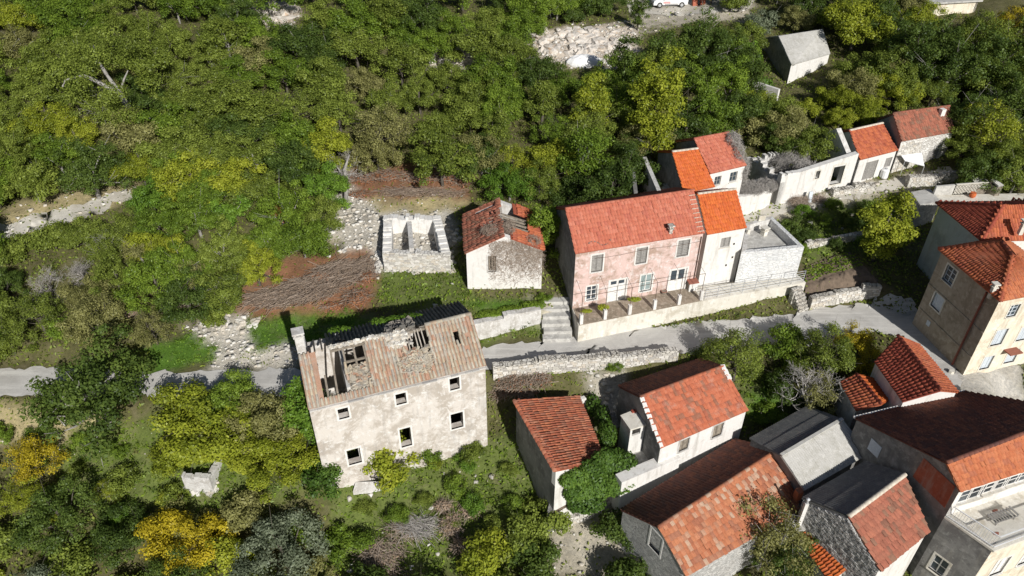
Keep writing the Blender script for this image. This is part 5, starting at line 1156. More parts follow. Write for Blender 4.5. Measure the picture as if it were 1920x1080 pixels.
m = MB(); m.obox(vp(1.3, -.14, 1.1), dx*.05, dy*.09, zv*.08); m.build('mirror', DARK, van)
q = gnd(1302, 10); e = empty('brick_pillar', q, 'pair of salmon brick pillars with a dark gap beside the van', 'pillar')
for k in range(2):
    for j in range(8): m = MB(); m.obox(q+dx*(k*.95)+zv*(.08+.16*j), dx*.28, dy*.28, zv*.074); m.build('brick_course', T_SALMON, e)
# ================================================================= vegetation
def unit(v): return v/np.maximum(np.linalg.norm(v, axis=-1, keepdims=True), 1e-6)
def cards(C, Nn, S, r, asp=.62):
    """one four-cornered leaf per row: centre, facing, size"""
    n = len(C); a = unit(np.cross(Nn, unit(r.normal(size=(n, 3))))); b = np.cross(Nn, a); S = np.asarray(S)[:, None]
    k = a*S*.5; l = b*S*.5*asp; bend = Nn*S*.10
    V = np.stack([C-k, C-l*1.0+bend, C+k, C+l*1.0+bend], 1).reshape(-1, 3); F = np.arange(4*n).reshape(n, 4); return V, F
def blob_leaves(ell, n, size, r, shell=.35, up=.5, rnd_clump=True, lump=0.0):
    """leaves through the outer part of several ellipsoids [(centre, radii)]"""
    ell = [(np.array(c, float), np.array(q, float)) for c, q in ell]; wts = np.array([q[0]*q[1]+q[0]*q[2] for c, q in ell]); wts /= wts.sum()
    idx = r.choice(len(ell), n, p=wts); C0 = np.array([e[0] for e in ell])[idx]; R0 = np.array([e[1] for e in ell])[idx]
    d = unit(r.normal(size=(n, 3))); rad = 1-shell*r.random(n)**1.5
    if lump: rad = rad*(1+lump*(np.sin(d[:, 0]*7+idx)*np.sin(d[:, 1]*6+idx*2)*np.sin(d[:, 2]*5+1)+.5*np.sin(d[:, 0]*13+d[:, 2]*11)))
    C = C0+d*R0*rad[:, None]; Nn = unit(d/R0*R0.mean(1, keepdims=True)*.8+np.array([0, 0, up])+r.normal(size=(n, 3))*.42)
    S = size*r.uniform(.6, 1.35, n); rd = np.clip(.5+.20*r.normal(size=n)+.5*(r.random(len(ell))[idx]-.5), 0, 1)
    V, F = cards(C, Nn, S, r); return V, F, np.repeat(rd, 4)
def crown_clumps(seed, R, Hh, zc, ncl, cr, flat=.75, low=-.55):
    r = np.random.default_rng(seed); out = []; lob = r.uniform(0, 6.28, 6)
    while len(out) < ncl:
        d = unit(r.normal(size=3)); 
        if d[2] < low: continue
        az = math.atan2(d[1], d[0]); k = 1+.16*math.sin(2*az+lob[0])+.13*math.sin(3*az+lob[1])+.10*math.sin(5*az+lob[2]+d[2]*3)
        rad = (r.random()**.35)*k; c = np.array([d[0]*R*rad, d[1]*R*rad, zc+d[2]*Hh*rad]); q = cr*r.uniform(.7, 1.35); out.append((c, (q, q, q*flat)))
    return out
def tree_meshes(seed, R, Hh, zc, ncl, cr, nleaf, size, trunk=.16, limbs=7, shell=.8, flat=.75, low=-.55, branchy=1.0):
    r = np.random.default_rng(seed+100); cl = crown_clumps(seed, R, Hh, zc, ncl, cr, flat, low)
    V, F, rd = blob_leaves(cl, nleaf, size, r, shell, .55)
    cm = mesh_np('crown', V, F, rd)
    b = MB(); top = zc+Hh*.35; b.tube([(0, 0, -.9), (.05, .02, zc*.35), (-.06, .05, zc*.7), (.04, -.03, top)], [trunk*1.25, trunk, trunk*.8, trunk*.25], 7)
    ch = r.permutation(len(cl))[:limbs]
    for i in ch:
        c = cl[i][0]; z0 = zc*r.uniform(.35, .8); p0 = np.array([0, 0, z0]); mid = p0*.45+c*.55+r.normal(size=3)*R*.07; q = trunk*r.uniform(.3, .55)
        b.tube([tuple(p0), tuple(mid), tuple(c)], [q, q*.65, q*.2], 5)
        for _ in range(int(2*branchy)):
            e = c+r.normal(size=3)*cr*1.1; b.tube([tuple(mid*.4+c*.6), tuple(e)], [q*.35, q*.1], 4)
    return cm, b.mesh('trunk', True)
def twig_lines(P0, P1, rad, r, n=3):
    """thin tapered sticks, P0 -> P1"""
    m = len(P0); d = unit(P1-P0); x = unit(np.cross(d, unit(r.normal(size=(m, 3))))); y = np.cross(d, x); V = []
    for (P, k) in ((P0, 1.0), (P1, .45)):
        for j in range(n):
            a = 2*math.pi*j/n; V.append(P+(x*math.cos(a)+y*math.sin(a))*(rad*k)[:, None])
    V = np.stack(V, 1).reshape(-1, 3); i = np.arange(m)[:, None, None]*2*n; f = np.array([[j, (j+1) % n, n+(j+1) % n, n+j] for j in range(n)])[None]
    F = (i+f).reshape(-1, 4); return V, F, np.repeat(np.clip(.5+.25*r.normal(size=m), 0, 1), 2*n)
def bare_mesh(seed, R, Hh, zc, n, length, rad=.012):
    r = np.random.default_rng(seed); d = unit(r.normal(size=(n, 3))+np.array([0, 0, .5])); rr = r.random(n)**.6; P0 = d*np.array([R, R, Hh])*(rr*.8)[:, None]+np.array([0, 0, zc]); P1 = P0+unit(d+r.normal(size=(n, 3))*.6)*length*r.uniform(.5, 1.4, n)[:, None]
    V, F, rd = twig_lines(P0, P1, rad*r.uniform(.7, 1.6, n), r); return mesh_np('crown', V, F, rd)

def bare_tree(seed):
    """leafless tree grown fork by fork: limbs in the trunk part, twigs in the crown part"""
    r = np.random.default_rng(seed); limbs = MB(); A_, B_2, Rr = [], [], []
    def grow(p, d, L, rad, lev):
        n = 3; pts = [p]
        for i in range(n): d = unit(d+r.normal(size=3)*.22+np.array([0, 0, .06])); pts.append(pts[-1]+d*L/n)
        if lev < 2: limbs.tube([tuple(q) for q in pts], list(np.linspace(rad, rad*.55, n+1)), 6 if lev == 0 else 5)
        else:
            for a, b in zip(pts, pts[1:]): A_.append(a); B_2.append(b); Rr.append(rad)
        if lev == 5: return
        for _ in range((5, 4, 4, 3, 3)[lev]):
            t = r.uniform(.35, 1.0); i = min(n-1, int(t*n)); q = pts[i]+(pts[i+1]-pts[i])*(t*n-i); nd = unit(d*.75+unit(r.normal(size=3))*np.array([1, 1, .75])*.85); grow(q, nd, L*r.uniform(.55, .8), rad*.5, lev+1)
    grow(np.array([0, 0, -.4]), np.array([0, 0, 1.]), 1.7, .11, 0)
    V, F, rd = twig_lines(np.array(A_), np.array(B_2), np.maximum(np.array(Rr), .0055), r); return mesh_np('crown', V, F, rd), limbs.mesh('trunk', True)
VAR = {}
for k in range(4): VAR['oak%d' % k] = tree_meshes(k, 2.6, 1.8, 2.4, 52, .64, 14000, .165, .13, 10, low=-.6)
for k in range(2): VAR['tall%d' % k] = tree_meshes(10+k, 1.55, 2.6, 3.0, 46, .55, 8600, .16, .14, 9, low=-.9)
for k in range(2): VAR['airy%d' % k] = tree_meshes(20+k, 2.2, 1.9, 2.4, 44, .55, 9500, .12, .11, 18, low=-.6, branchy=2.5)
for k in range(3): VAR['bush%d' % k] = tree_meshes(30+k, 1.4, 1.0, .8, 24, .48, 5200, .15, .07, 7, low=-.25)
for k in range(2): VAR['fine%d' % k] = tree_meshes(40+k, 2.1, 1.7, 2.1, 70, .46, 14000, .125, .14, 9, low=-.6)
bm_ = {}
for k in range(2):
    VAR['bare%d' % k] = bare_tree(50+k)
MID = {'oak': 2.4, 'tall': 3.0, 'airy': 2.4, 'bush': .8, 'fine': 2.1, 'bare': 2.1}; RAD = {'oak': 2.7, 'tall': 1.65, 'airy': 2.35, 'bush': 1.55, 'fine': 2.15, 'bare': 1.6}
FORM = {'oak': ('broadleaf_tree', 'tree', 'broad crowned'), 'tall': ('upright_tree', 'tree', 'upright'), 'airy': ('open_tree', 'tree', 'open crowned'), 'bush': ('bush', 'bush', 'rounded'), 'fine': ('fine_leaved_tree', 'tree', 'fine leaved'), 'bare': ('bare_tree', 'tree', 'leafless')}
HUE = {'dark': 'dark green', 'mid': 'mid green', 'olive': 'olive green', 'yell': 'yellow green', 'gold': 'golden yellow', 'bright': 'fresh green', 'sage': 'grey green', 'khaki': 'dull khaki', 'rust': 'rusty brown', 'ivy': 'deep green', 'grey': 'grey twigged', 'brown': 'brown twigged'}
def spot(px, py, w):
    """the landmark a plant stands by"""
    if w == SLOPE:
        if py < 70: return 'near the top of the wooded slope'
        if px < 130: return 'on the slope above the mountain path'
        if px < 330: return 'around the old pale oak' if py < 330 else 'in the scrub right of the mountain path'
        if px < 640: return 'on the slope above the big brush heap' if py < 330 else 'in the scrub behind the big brush heap'
        if px < 880: return 'on the slope above the withered branch row'
        return 'between the rock face and the collapsed house'
    if w == UP:
        if px < 1200 and py < 60: return 'above the pale rock face'
        if px < 1430: return 'in the wood behind the small orange house' if py > 60 else 'beside the hill yard'
        if px < 1680: return 'between the barn and the roofless row' if py > 120 and py < 350 else 'behind the barn' if py < 350 else 'in the weedy garden beside the flat roofed annex'
        return 'in the wood behind the tall stone house' if py < 200 else 'beyond the end of the stone row'
    if w == LOW:
        if px < 340 and py < 975: return 'on the weedy slope left of the ivy ruin'
        if px < 660: return 'in the thicket below the ivy ruin' if py > 900 else 'between the ivy ruin and the derelict house'
        if px < 1010 and py < 1000: return 'on the grass below the derelict house'
        if px < 1100: return 'in the thicket around the pale fallen branches'
        if py > 900: return 'beside the sunken passage'
        return 'between the spotted cottage and the orange shed'
    return w
TCACHE = {}
def plant(px, py, rpx, form, hue, where, label=None, squash=1.0, rs=None):
    """crown centred on the pixel; stands where that crown's foot meets the slope"""
    r = rs or random; v = form+str(r.randrange(4 if form == 'oak' else 3 if form == 'bush' else 2)); s = 1.0
    for _ in range(3):
        P = gnd(px, py, MID[form]*s*squash); depth = float((np.array(P)-cO)@cF); s = max(.22, rpx*depth/FPX/RAD[form])
    g = P.copy(); g.z = Tz(P.x, P.y)
    where = spot(px, py, where); nm, cat, adj = FORM[form]; e = empty(nm, g, label or f'{HUE[hue]} {adj} {cat} {where}', cat)
    if label is None: e['group'] = f'{HUE[hue]} {adj} {"bushes" if cat == "bush" else "trees"} {where}'
    e.scale = (s*r.uniform(.92, 1.1), s*r.uniform(.92, 1.1), s*squash); e.rotation_euler = (r.uniform(-.06, .06), r.uniform(-.06, .06), r.uniform(0, 6.28))
    cm, tm = VAR[v]; mat = TWIG_G if hue == 'grey' else TWIG_B if hue == 'brown' else LEAF[hue]
    for nm_, me, mt in (('trunk', tm, BARK_P if r.random() < .25 else BARK), ('crown', cm, mat)):
        if not me.materials: me.materials.append(mt)
        o = bpy.data.objects.new(nm_, me); COL.objects.link(o); o.parent = e; o.material_slots[0].link = 'OBJECT'; o.material_slots[0].material = mt
    return e
def thicket(poly, sp, rpx, forms, hues, where, seed, avoid=(), growth=None):
    """fills a wooded patch seen in the photograph, plant by plant"""
    r = random.Random(seed); xs = [p[0] for p in poly]; ys = [p[1] for p in poly]; pts = []; q = np.array
    for _ in range(4000):
        x, y = r.uniform(min(xs), max(xs)), r.uniform(min(ys), max(ys))
        if not inpoly(q([x]), q([y]), poly)[0] or any(inpoly(q([x]), q([y]), a)[0] for a in avoid): continue
        k = 1+.0006*(y-300)
        if any(abs(x-a)/sp[0] < k and ((x-a)/sp[0])**2+((y-b)/sp[1])**2 < k*k for a, b in pts): continue
        pts.append((x, y))
    fs = [f for f, n in forms for _ in range(n)]; hs = [h for h, n in hues for _ in range(n)]
    for x, y in pts:
        f = r.choice(fs); h = r.choice(hs)
        if f == 'bare': h = 'grey'
        plant(x, y, rpx*r.uniform(.8, 1.25)*(.8 if f in ('tall', 'bush', 'bare') else 1)*(1+.0006*(y-300)), f, h, where, rs=r)
    return len(pts)
def leafmass(name, label, cat, ell, n, size, mat, shell=.3, up=.4, lump=.12, seed=1, part='foliage', kind='stuff', core=None):
    r = np.random.default_rng(seed); c = Vector(np.mean([e[0] for e in ell], 0)); e = empty(name, c, label, cat)
    V, F, rd = blob_leaves(ell, n, size, r, shell, up, lump=lump); obj(part, mesh_np(part, V, F, rd), mat, e, kind); return e
def brush(name, label, ell, n, length, mats, nleaf=0, leafm=None, seed=1, dirs=None, rad=.014, leaf=.13, spread=.5):
    """heap of cut branches with withered leaves"""
    r = np.random.default_rng(seed); ell = [(np.array(c, float), np.array(q, float)) for c, q in ell]; c0 = Vector(np.mean([e[0] for e in ell], 0)); e = empty(name, c0, label, 'brush pile')
    wts = np.array([q[0]*q[1] for _, q in ell]); idx = r.choice(len(ell), n, p=wts/wts.sum()); C0 = np.array([x[0] for x in ell])[idx]; R0 = np.array([x[1] for x in ell])[idx]
    d = unit(r.normal(size=(n, 3))); d[:, 2] = np.abs(d[:, 2]); P = C0+d*R0*(r.random(n)**.4)[:, None]
    base = np.array(dirs if dirs is not None else (1, .2, 0), float); dv = unit(base[None]*np.where(r.random((n, 1)) < .5, 1, 1)+r.normal(size=(n, 3))*np.array([spread, spread, spread*.35]))
    L = length*r.uniform(.4, 1.4, n)[:, None]; V, F, rd = twig_lines(P-dv*L*.5, P+dv*L*.5, rad*r.uniform(.6, 1.8, n), r)
    obj('branches', mesh_np('branches', V, F, rd), mats, e, 'stuff')
    if nleaf: V, F, rd = blob_leaves([(c, q*np.array([.98, .98, 1.05])) for c, q in ell], nleaf, leaf, r, .5, .7, lump=.2); k = V[2::4, 2] > -99; obj('withered_leaves', mesh_np('withered_leaves', V, F, rd), leafm or DEADLEAF, e, 'stuff')
    return e
def G(px, py, h=0.0): return np.array(gnd(px, py, h))

SLOPE = 'on the wooded slope'; UP = 'above the village houses'; LOW = 'in the overgrown lower gardens'; LEFTW = 'on the scrubby bank left of the derelict house'
PATHP = [(0, 370), (130, 335), (250, 325), (262, 395), (130, 440), (0, 465)]
ROCKP = [(985, 45), (1200, 40), (1200, 125), (985, 130)]
# --- notable plants
plant(175, 730, 100, 'fine', 'dark', LOW, 'big dark green tree shading the road left of the derelict house')
plant(1545, 655, 62, 'airy', 'olive', LOW, 'olive green open tree between the road and the orange shed')
plant(1605, 645, 46, 'airy', 'gold', LOW, 'golden yellow tree next to the red garage roof')
plant(1630, 700, 26, 'bush', 'gold', LOW, 'small golden bush at the corner of the red garage')
plant(1385, 665, 62, 'airy', 'olive', LOW, 'thin olive green tree at the road edge beside the spotted roof cottage')
plant(1470, 640, 44, 'bush', 'mid', LOW, 'green bush at the road edge opposite the narrow terrace steps')
plant(1530, 725, 66, 'bare', 'grey', LOW, 'leafless grey tree above the corrugated shed')
plant(1530, 735, 50, 'airy', 'khaki', LOW, 'sparse khaki tree behind the corrugated shed')
plant(1440, 1010, 92, 'airy', 'khaki', LOW, 'sparse brown green tree in front of the long patched roof')
plant(1470, 1050, 62, 'fine', 'dark', LOW, 'dark green tree in front of the tiled lean-to')
plant(1425, 985, 55, 'bare', 'brown', LOW, 'leafless brown shrub touching the long patched roof')
plant(1400, 975, 40, 'bush', 'rust', LOW, 'dark rusty bush against the long patched roof')
plant(1660, 420, 46, 'tall', 'yell', UP, 'yellow green young tree in front of the stone outbuilding')
plant(1640, 405, 30, 'bush', 'mid', UP, 'small green bush beside the young yellow green tree')
plant(955, 342, 48, 'oak', 'bright', SLOPE, 'fresh green tree right behind the collapsed house', .9)
plant(1021, 430, 38, 'tall', 'mid', SLOPE, 'dense green tree leaning over the collapsed house right wall')
plant(1608, 42, 62, 'oak', 'yell', UP, 'big yellow green tree behind the barn')
plant(1618, 130, 40, 'oak', 'olive', UP, 'olive green tree beside the barn')
plant(1730, 90, 62, 'fine', 'dark', UP); plant(1780, 130, 62, 'fine', 'dark', UP); plant(1860, 120, 66, 'fine', 'dark', UP); plant(1890, 180, 58, 'fine', 'dark', UP)
plant(1720, 40, 40, 'oak', 'yell', UP); plant(1840, 60, 50, 'airy', 'olive', UP); plant(1900, 50, 45, 'airy', 'gold', UP)
plant(1295, 215, 32, 'bare', 'grey', UP, 'bare silvery grey shrub above the red roof house')
plant(1198, 20, 20, 'tall', 'dark', UP, 'dark clipped evergreen by the van track'); plant(1124, 15, 26, 'bush', 'dark', UP, 'dark round evergreen above the pale rock face')
plant(1425, 45, 34, 'bush', 'sage', UP, 'grey green clipped shrub beside the hill yard')
plant(1522, 268, 44, 'oak', 'olive', UP, 'olive green tree growing inside the roofless house'); plant(1470, 262, 40, 'oak', 'dark', UP, 'dark green tree beside the roofless house'); plant(1552, 290, 24, 'bush', 'mid', UP, 'green bush inside the roofless house')
plant(1655, 228, 22, 'bush', 'dark', UP, 'dark green bush between the two roofs of the row')
plant(1850, 240, 60, 'airy', 'yell', UP, 'yellow green tree at the far end of the row'); plant(1890, 300, 48, 'oak', 'olive', UP); plant(1840, 320, 34, 'oak', 'dark', UP)
plant(1150, 690, 18, 'bush', 'mid', LOW, 'small green bush on the crumbling road wall')
plant(735, 865, 60, 'bush', 'yell', LOW, 'yellow green bush against the derelict house front')
plant(800, 850, 34, 'bush', 'mid', LOW, 'green bush under the derelict house middle window'); plant(885, 850, 28, 'bush', 'olive', LOW, 'olive bush at the derelict house right corner')
plant(600, 893, 52, 'bush', 'ivy', LOW, 'dense deep green bush at the derelict house left corner')
plant(380, 790, 85, 'oak', 'yell', LOW, 'yellow green tree over the ivy ruin'); plant(490, 785, 66, 'oak', 'khaki', LOW, 'autumn khaki tree beside the derelict house'); plant(520, 870, 78, 'oak', 'yell', LOW, 'broad yellow green tree below the derelict house', .7); plant(430, 745, 50, 'oak', 'mid', LOW); plant(570, 770, 44, 'tall', 'bright', LOW, 'fresh green tree against the derelict house left wall')
plant(350, 1010, 70, 'oak', 'gold', LOW, 'golden yellow tree in the lower garden thicket'); plant(530, 1030, 78, 'fine', 'sage', LOW, 'grey green olive tree in the lower garden thicket')
plant(60, 860, 56, 'airy', 'gold', LOW, 'sparse golden tree at the lower left bank'); plant(40, 930, 44, 'airy', 'yell', LOW)
plant(640, 290, 44, 'bare', 'grey', SLOPE, 'leafless grey oak at the edge of the clearing')
plant(527, 405, 25, 'oak', 'rust', SLOPE, 'rusty brown small tree in the green scrub')
plant(1340, 870, 20, 'bush', 'bright', LOW, 'small fig bush below the spotted roof cottage wall')
plant(1240, 120, 58, 'fine', 'dark', UP); plant(1320, 90, 62, 'fine', 'dark', UP); plant(1175, 150, 50, 'fine', 'mid', UP)
plant(1380, 110, 46, 'oak', 'mid', UP); plant(1230, 190, 52, 'tall', 'yell', UP, 'tall yellow green tree above the roofless shed'); plant(1225, 250, 42, 'tall', 'yell', UP)
plant(1020, 560, 14, 'bush', 'mid', 'beside the stone steps', 'small green bush at the collapsed house corner')
# --- thickets
n = 0
n += thicket([(-60, -40), (1000, -40), (1000, 60), (940, 140), (960, 240), (900, 300), (640, 300), (600, 330), (250, 330), (130, 335), (-60, 360)], (66, 46), 52, [('oak', 7), ('fine', 2), ('airy', 1)], [('olive', 6), ('mid', 3), ('khaki', 1), ('yell', 1), ('dark', 1)], SLOPE, 11, [ROCKP, [(440, -5), (570, -5), (560, 55), (460, 55)], [(790, 95), (950, 92), (950, 135), (800, 135)]])
n += thicket([(240, 320), (620, 320), (615, 420), (520, 470), (430, 540), (300, 500), (250, 420)], (58, 42), 48, [('oak', 5), ('fine', 3), ('bush', 1)], [('mid', 4), ('bright', 3), ('olive', 2), ('yell', 2)], SLOPE, 12)
n += thicket([(-60, 470), (130, 440), (260, 410), (310, 480), (430, 545), (410, 590), (250, 620), (-60, 665)], (54, 36), 40, [('oak', 3), ('bush', 3), ('airy', 2), ('bare', 1), ('fine', 2)], [('dark', 2), ('mid', 3), ('olive', 4), ('khaki', 2)], LEFTW, 13)
n += thicket([(860, 160), (1000, 130), (1170, 130), (1190, 280), (1170, 380), (1050, 380), (1010, 340), (900, 310)], (60, 44), 46, [('oak', 3), ('tall', 3), ('airy', 2), ('fine', 1)], [('olive', 4), ('dark', 3), ('mid', 2), ('yell', 1)], SLOPE, 14)
n += thicket([(1170, 110), (1400, 60), (1420, 200), (1380, 240), (1290, 240), (1200, 270)], (58, 42), 44, [('oak', 3), ('tall', 2), ('fine', 2)], [('dark', 4), ('olive', 3), ('mid', 1), ('khaki', 1)], UP, 15)
n += thicket([(1400, 175), (1560, 150), (1680, 120), (1680, 200), (1590, 225), (1480, 245), (1410, 250)], (52, 36), 40, [('oak', 4), ('airy', 2), ('bush', 2)], [('olive', 4), ('yell', 3), ('khaki', 2), ('mid', 1)], UP, 16, [[(1430, 85), (1565, 85), (1560, 205), (1430, 205)]])
n += thicket([(1640, 20), (1700, 60), (1960, 40), (1960, 340), (1850, 330), (1800, 270), (1790, 190), (1680, 180), (1650, 110)], (62, 46), 48, [('oak', 3), ('fine', 3), ('airy', 1)], [('dark', 4), ('olive', 3), ('yell', 1)], UP, 17, [[(1770, 165), (1830, 165), (1830, 200), (1770, 200)]])
n += thicket([(1330, -30), (1720, -30), (1720, 15), (1620, 30), (1500, 45), (1440, 20), (1350, 10)], (60, 40), 40, [('oak', 3), ('bush', 2)], [('olive', 3), ('dark', 2), ('khaki', 1)], UP, 18, [[(1400, -10), (1470, -10), (1470, 70), (1390, 70)]])
n += thicket([(980, -40), (1190, -40), (1180, 5), (1100, 30), (1000, 45)], (54, 36), 34, [('oak', 2), ('bush', 2)], [('dark', 3), ('mid', 2), ('olive', 2)], UP, 19)
n += thicket([(-60, 990), (120, 960), (250, 980), (380, 960), (620, 965), (660, 1010), (650, 1130), (-60, 1130)], (66, 46), 40, [('oak', 2), ('bush', 4), ('airy', 3), ('fine', 2)], [('dark', 3), ('olive', 3), ('mid', 3), ('yell', 2), ('khaki', 2), ('sage', 1)], LOW, 20)
n += thicket([(-60, 800), (60, 800), (230, 830), (330, 820), (340, 930), (240, 970), (-60, 970)], (54, 38), 21, [('bush', 4), ('airy', 1)], [('yell', 2), ('olive', 3), ('mid', 3), ('khaki', 1), ('bright', 2)], LOW, 27)
n += thicket([(880, 1000), (1030, 960), (1060, 1130), (640, 1130), (900, 1060)], (72, 54), 46, [('bush', 3), ('airy', 2)], [('dark', 3), ('olive', 3), ('yell', 1)], LOW, 21)
n += thicket([(1160, 985), (1230, 1010), (1280, 1090), (1180, 1130), (1120, 1100)], (56, 44), 40, [('bush', 2), ('airy', 1)], [('dark', 3), ('mid', 1)], LOW, 22)
n += thicket([(1300, 680), (1500, 680), (1560, 700), (1570, 780), (1450, 790), (1400, 760)], (52, 36), 32, [('bush', 3), ('airy', 1)], [('mid', 2), ('olive', 2), ('dark', 2)], LOW, 23, [[(1160, 690), (1400, 690), (1410, 770), (1240, 840)]])
n += thicket([(1470, 400), (1560, 385), (1690, 400), (1700, 470), (1620, 460), (1500, 470)], (40, 24), 22, [('bush', 1)], [('mid', 2), ('dark', 3), ('bright', 1)], UP, 24)
n += thicket([(640, 870), (900, 850), (990, 900), (1010, 960), (900, 1000), (660, 950)], (46, 30), 20, [('bush', 1)], [('mid', 3), ('bright', 2), ('olive', 2), ('yell', 1)], LOW, 25)
n += thicket([(200, 870), (330, 830), (350, 940), (230, 960)], (52, 40), 34, [('bush', 1)], [('mid', 2), ('yell', 2), ('olive', 2)], LOW, 26)
n += thicket([(1990, -30), (2330, -30), (2330, 330), (2010, 330)], (86, 60), 52, [('oak', 3), ('fine', 2)], [('dark', 2), ('olive', 3), ('mid', 1)], 'on the bank behind the pale blue house', 31)
n += thicket([(2150, 340), (2420, 340), (2420, 900), (2190, 760)], (100, 80), 60, [('oak', 3), ('bush', 2)], [('olive', 3), ('mid', 2), ('dark', 1)], 'on the bank past the tall tan house', 32)
n += thicket([(-330, -30), (-70, -30), (-70, 680), (-330, 680)], (92, 66), 54, [('oak', 4), ('fine', 1)], [('olive', 4), ('mid', 3), ('dark', 1)], 'on the slope before the mountain path', 33)
n += thicket([(-330, 780), (-80, 780), (-80, 1120), (-330, 1120)], (100, 76), 56, [('oak', 2), ('bush', 3)], [('olive', 3), ('mid', 2), ('dark', 1)], 'on the slope under the left road end', 34)
print('thicket plants', n)
# --- ivy and creepers
ep = [(np.array(at(x, y, z)), q) for x, y, z, q in ((1062, 897, -1.5, (.75, .6, .8)), (1085, 885, -1.0, (1.0, .7, .8)), (1110, 870, -1.0, (1.0, .7, .8)), (1085, 920, -2.0, (1.0, .7, .9)), (1140, 865, -1.2, (1.1, .8, .9)), (1115, 910, -1.9, (1.2, .8, .9)), (1165, 870, -1.5, (1.0, .8, .9)), (1100, 945, -2.7, (1.1, .5, .7)), (1150, 905, -2.1, (1.2, .8, .8)), (1138, 815, -1.0, (.6, .9, .8)), (1130, 785, -1.4, (.55, 1.0, .8)), (1112, 760, -1.6, (.5, .9, .7)))]
def on_ha(px, py, off=.35):
    u, z = on_wall(px, py, HAW[0], HAW[1]); o, d, out, L = frame_of(HAW[0], HAW[1]); return np.array(o+d*u+out*off+V3((0, 0), z))
ep += [(on_ha(x, y), q) for x, y, q in ((1058, 893, (.5, .4, .5)), (1075, 885, (.7, .4, .6)), (1100, 872, (.8, .45, .7)), (1065, 915, (.5, .45, .6)), (1085, 915, (.8, .5, .7)), (1110, 900, (.8, .5, .8)), (1070, 940, (.4, .35, .5)), (1095, 940, (.7, .45, .6)), (1125, 850, (.7, .4, .5)))]
leafmass('ivy', 'dark glossy ivy mound burying the lean roof cottage eave', 'ivy', ep, 26000, .17, LEAF['ivy'], .25, .5, .12, 61)
leafmass('creeper', 'green creeper over the barn garden wall', 'creeper', [(np.array(at(1400, 120, 7.0)), (1.6, 1.2, 2.4)), (np.array(at(1425, 160, 5.9)), (1.4, .5, .9)), (np.array(at(1385, 150, 6)), (1.0, 1.0, 1.6))], 6000, .2, LEAF['bright'], .3, .3, .12, 62)
leafmass('ivy', 'green ivy swallowing the small ruin below the road', 'ivy', [(G(385, 830, 1.2), (2.0, 1.2, 1.3)), (G(470, 860, .8), (1.6, 1.0, 1.0)), (G(340, 850, .8), (1.0, .9, .9))], 9000, .19, LEAF['yell'], .3, .5, .15, 63)
leafmass('ivy', 'fringe of ivy along the derelict house rear eave', 'ivy', [(np.array(bb_), (.9, .4, .35)) for bb_ in (at(748, 601, 4.6), at(775, 597, 4.6), at(640, 622, 4.2), at(720, 606, 4.5))], 3200, .15, LEAF['bright'], .5, .6, .15, 64)
leafmass('ivy', 'creeper trailing on top of the roadside wall', 'ivy', [(G(920, 590, .25), (1.0, .45, .35)), (G(960, 582, .25), (1.1, .45, .35)), (G(1000, 572, .25), (.9, .4, .3))], 3600, .14, LEAF['mid'], .5, .6, .1, 65)
leafmass('potted_creeper', 'yellow green creeper climbing a terrace pillar', 'creeper', [(np.array(at(1131, 576, 2.3)), (.42, .25, .22)), (np.array(at(1189, 561, 2.4)), (.5, .22, .16)), (np.array(at(1100, 583, 2.0)), (.4, .2, .1))], 1500, .11, LEAF['yell'], .6, .6, .1, 66)
# small ruin under the ivy: a stub of whitewashed wall
q = gnd(378, 925); e = empty('ivy_ruin', q, 'stub of whitewashed wall under the ivy below the road', 'ruin'); wall(e, gnd(352, 925), gnd(402, 925), q.z-.8, q.z+1.3, .4, W_WHITE2, rag=.3); wall(e, gnd(402, 925), gnd(402, 925)+Vector((.3, 2.2, 0)), q.z-.8, q.z+1.2, .4, W_WHITE2, rag=.3)
pieces(e, 'rubble', STONE_PIECE, 40, lambda r: gnd(r.uniform(350, 410), r.uniform(885, 930))+V3((0, 0), .05), (.15, .4), .6, seed=66)
# --- dead vines
def vine(label, ell, n, L, seed, mat=TWIG_G, rad=.011, lump=.1):
    r = np.random.default_rng(seed); c = Vector(np.mean([x[0] for x in ell], 0)); e = empty('dead_vine', c, label, 'vine'); ell = [(np.array(a, float), np.array(b, float)) for a, b in ell]
    idx = r.choice(len(ell), n, p=(lambda w_: w_/w_.sum())(np.array([b[0]*b[1]+b[0]*b[2] for a, b in ell]))); C0 = np.array([x[0] for x in ell])[idx]; R0 = np.array([x[1] for x in ell])[idx]
    d = unit(r.normal(size=(n, 3))); P = C0+d*R0*(1-.25*r.random(n))[:, None]; dv = unit(np.cross(d, r.normal(size=(n, 3)))+d*.35); l = L*r.uniform(.5, 1.4, n)[:, None]
    V, F, rd = twig_lines(P-dv*l/2, P+dv*l/2, rad*r.uniform(.6, 1.6, n), r); obj('stems', mesh_np('stems', V, F, rd), mat, e, 'stuff'); return e
vine('mat of dead grey vine over the low white ruin', [(np.array(at(1410, 352, 4.3)), (1.1, .9, .5)), (np.array(at(1436, 348, 4.3)), (1.0, .8, .5)), (np.array(at(1395, 362, 4.0)), (.6, .5, .6))], 2600, .55, 71)
vine('dead grey vine hanging over the red roof house end', [(np.array(at(1382, 285, 7.4)), (.5, 1.3, .8)), (np.array(at(1392, 318, 6.2)), (.5, .7, 1.2)), (np.array(at(1375, 262, 8.2)), (.6, .8, .6)), (np.array(at(1390, 345, 4.8)), (.5, .5, .9))], 1700, .7, 72)
vine('dead grey vine heaped in the roofless house corner', [(np.array(at(1488, 308, 4.2)), (1.5, 1.5, 1.0)), (np.array(at(1512, 312, 5.2)), (1.0, .4, .35)), (np.array(at(1462, 312, 4.0)), (.8, 1.2, .8))], 1900, .9, 73)
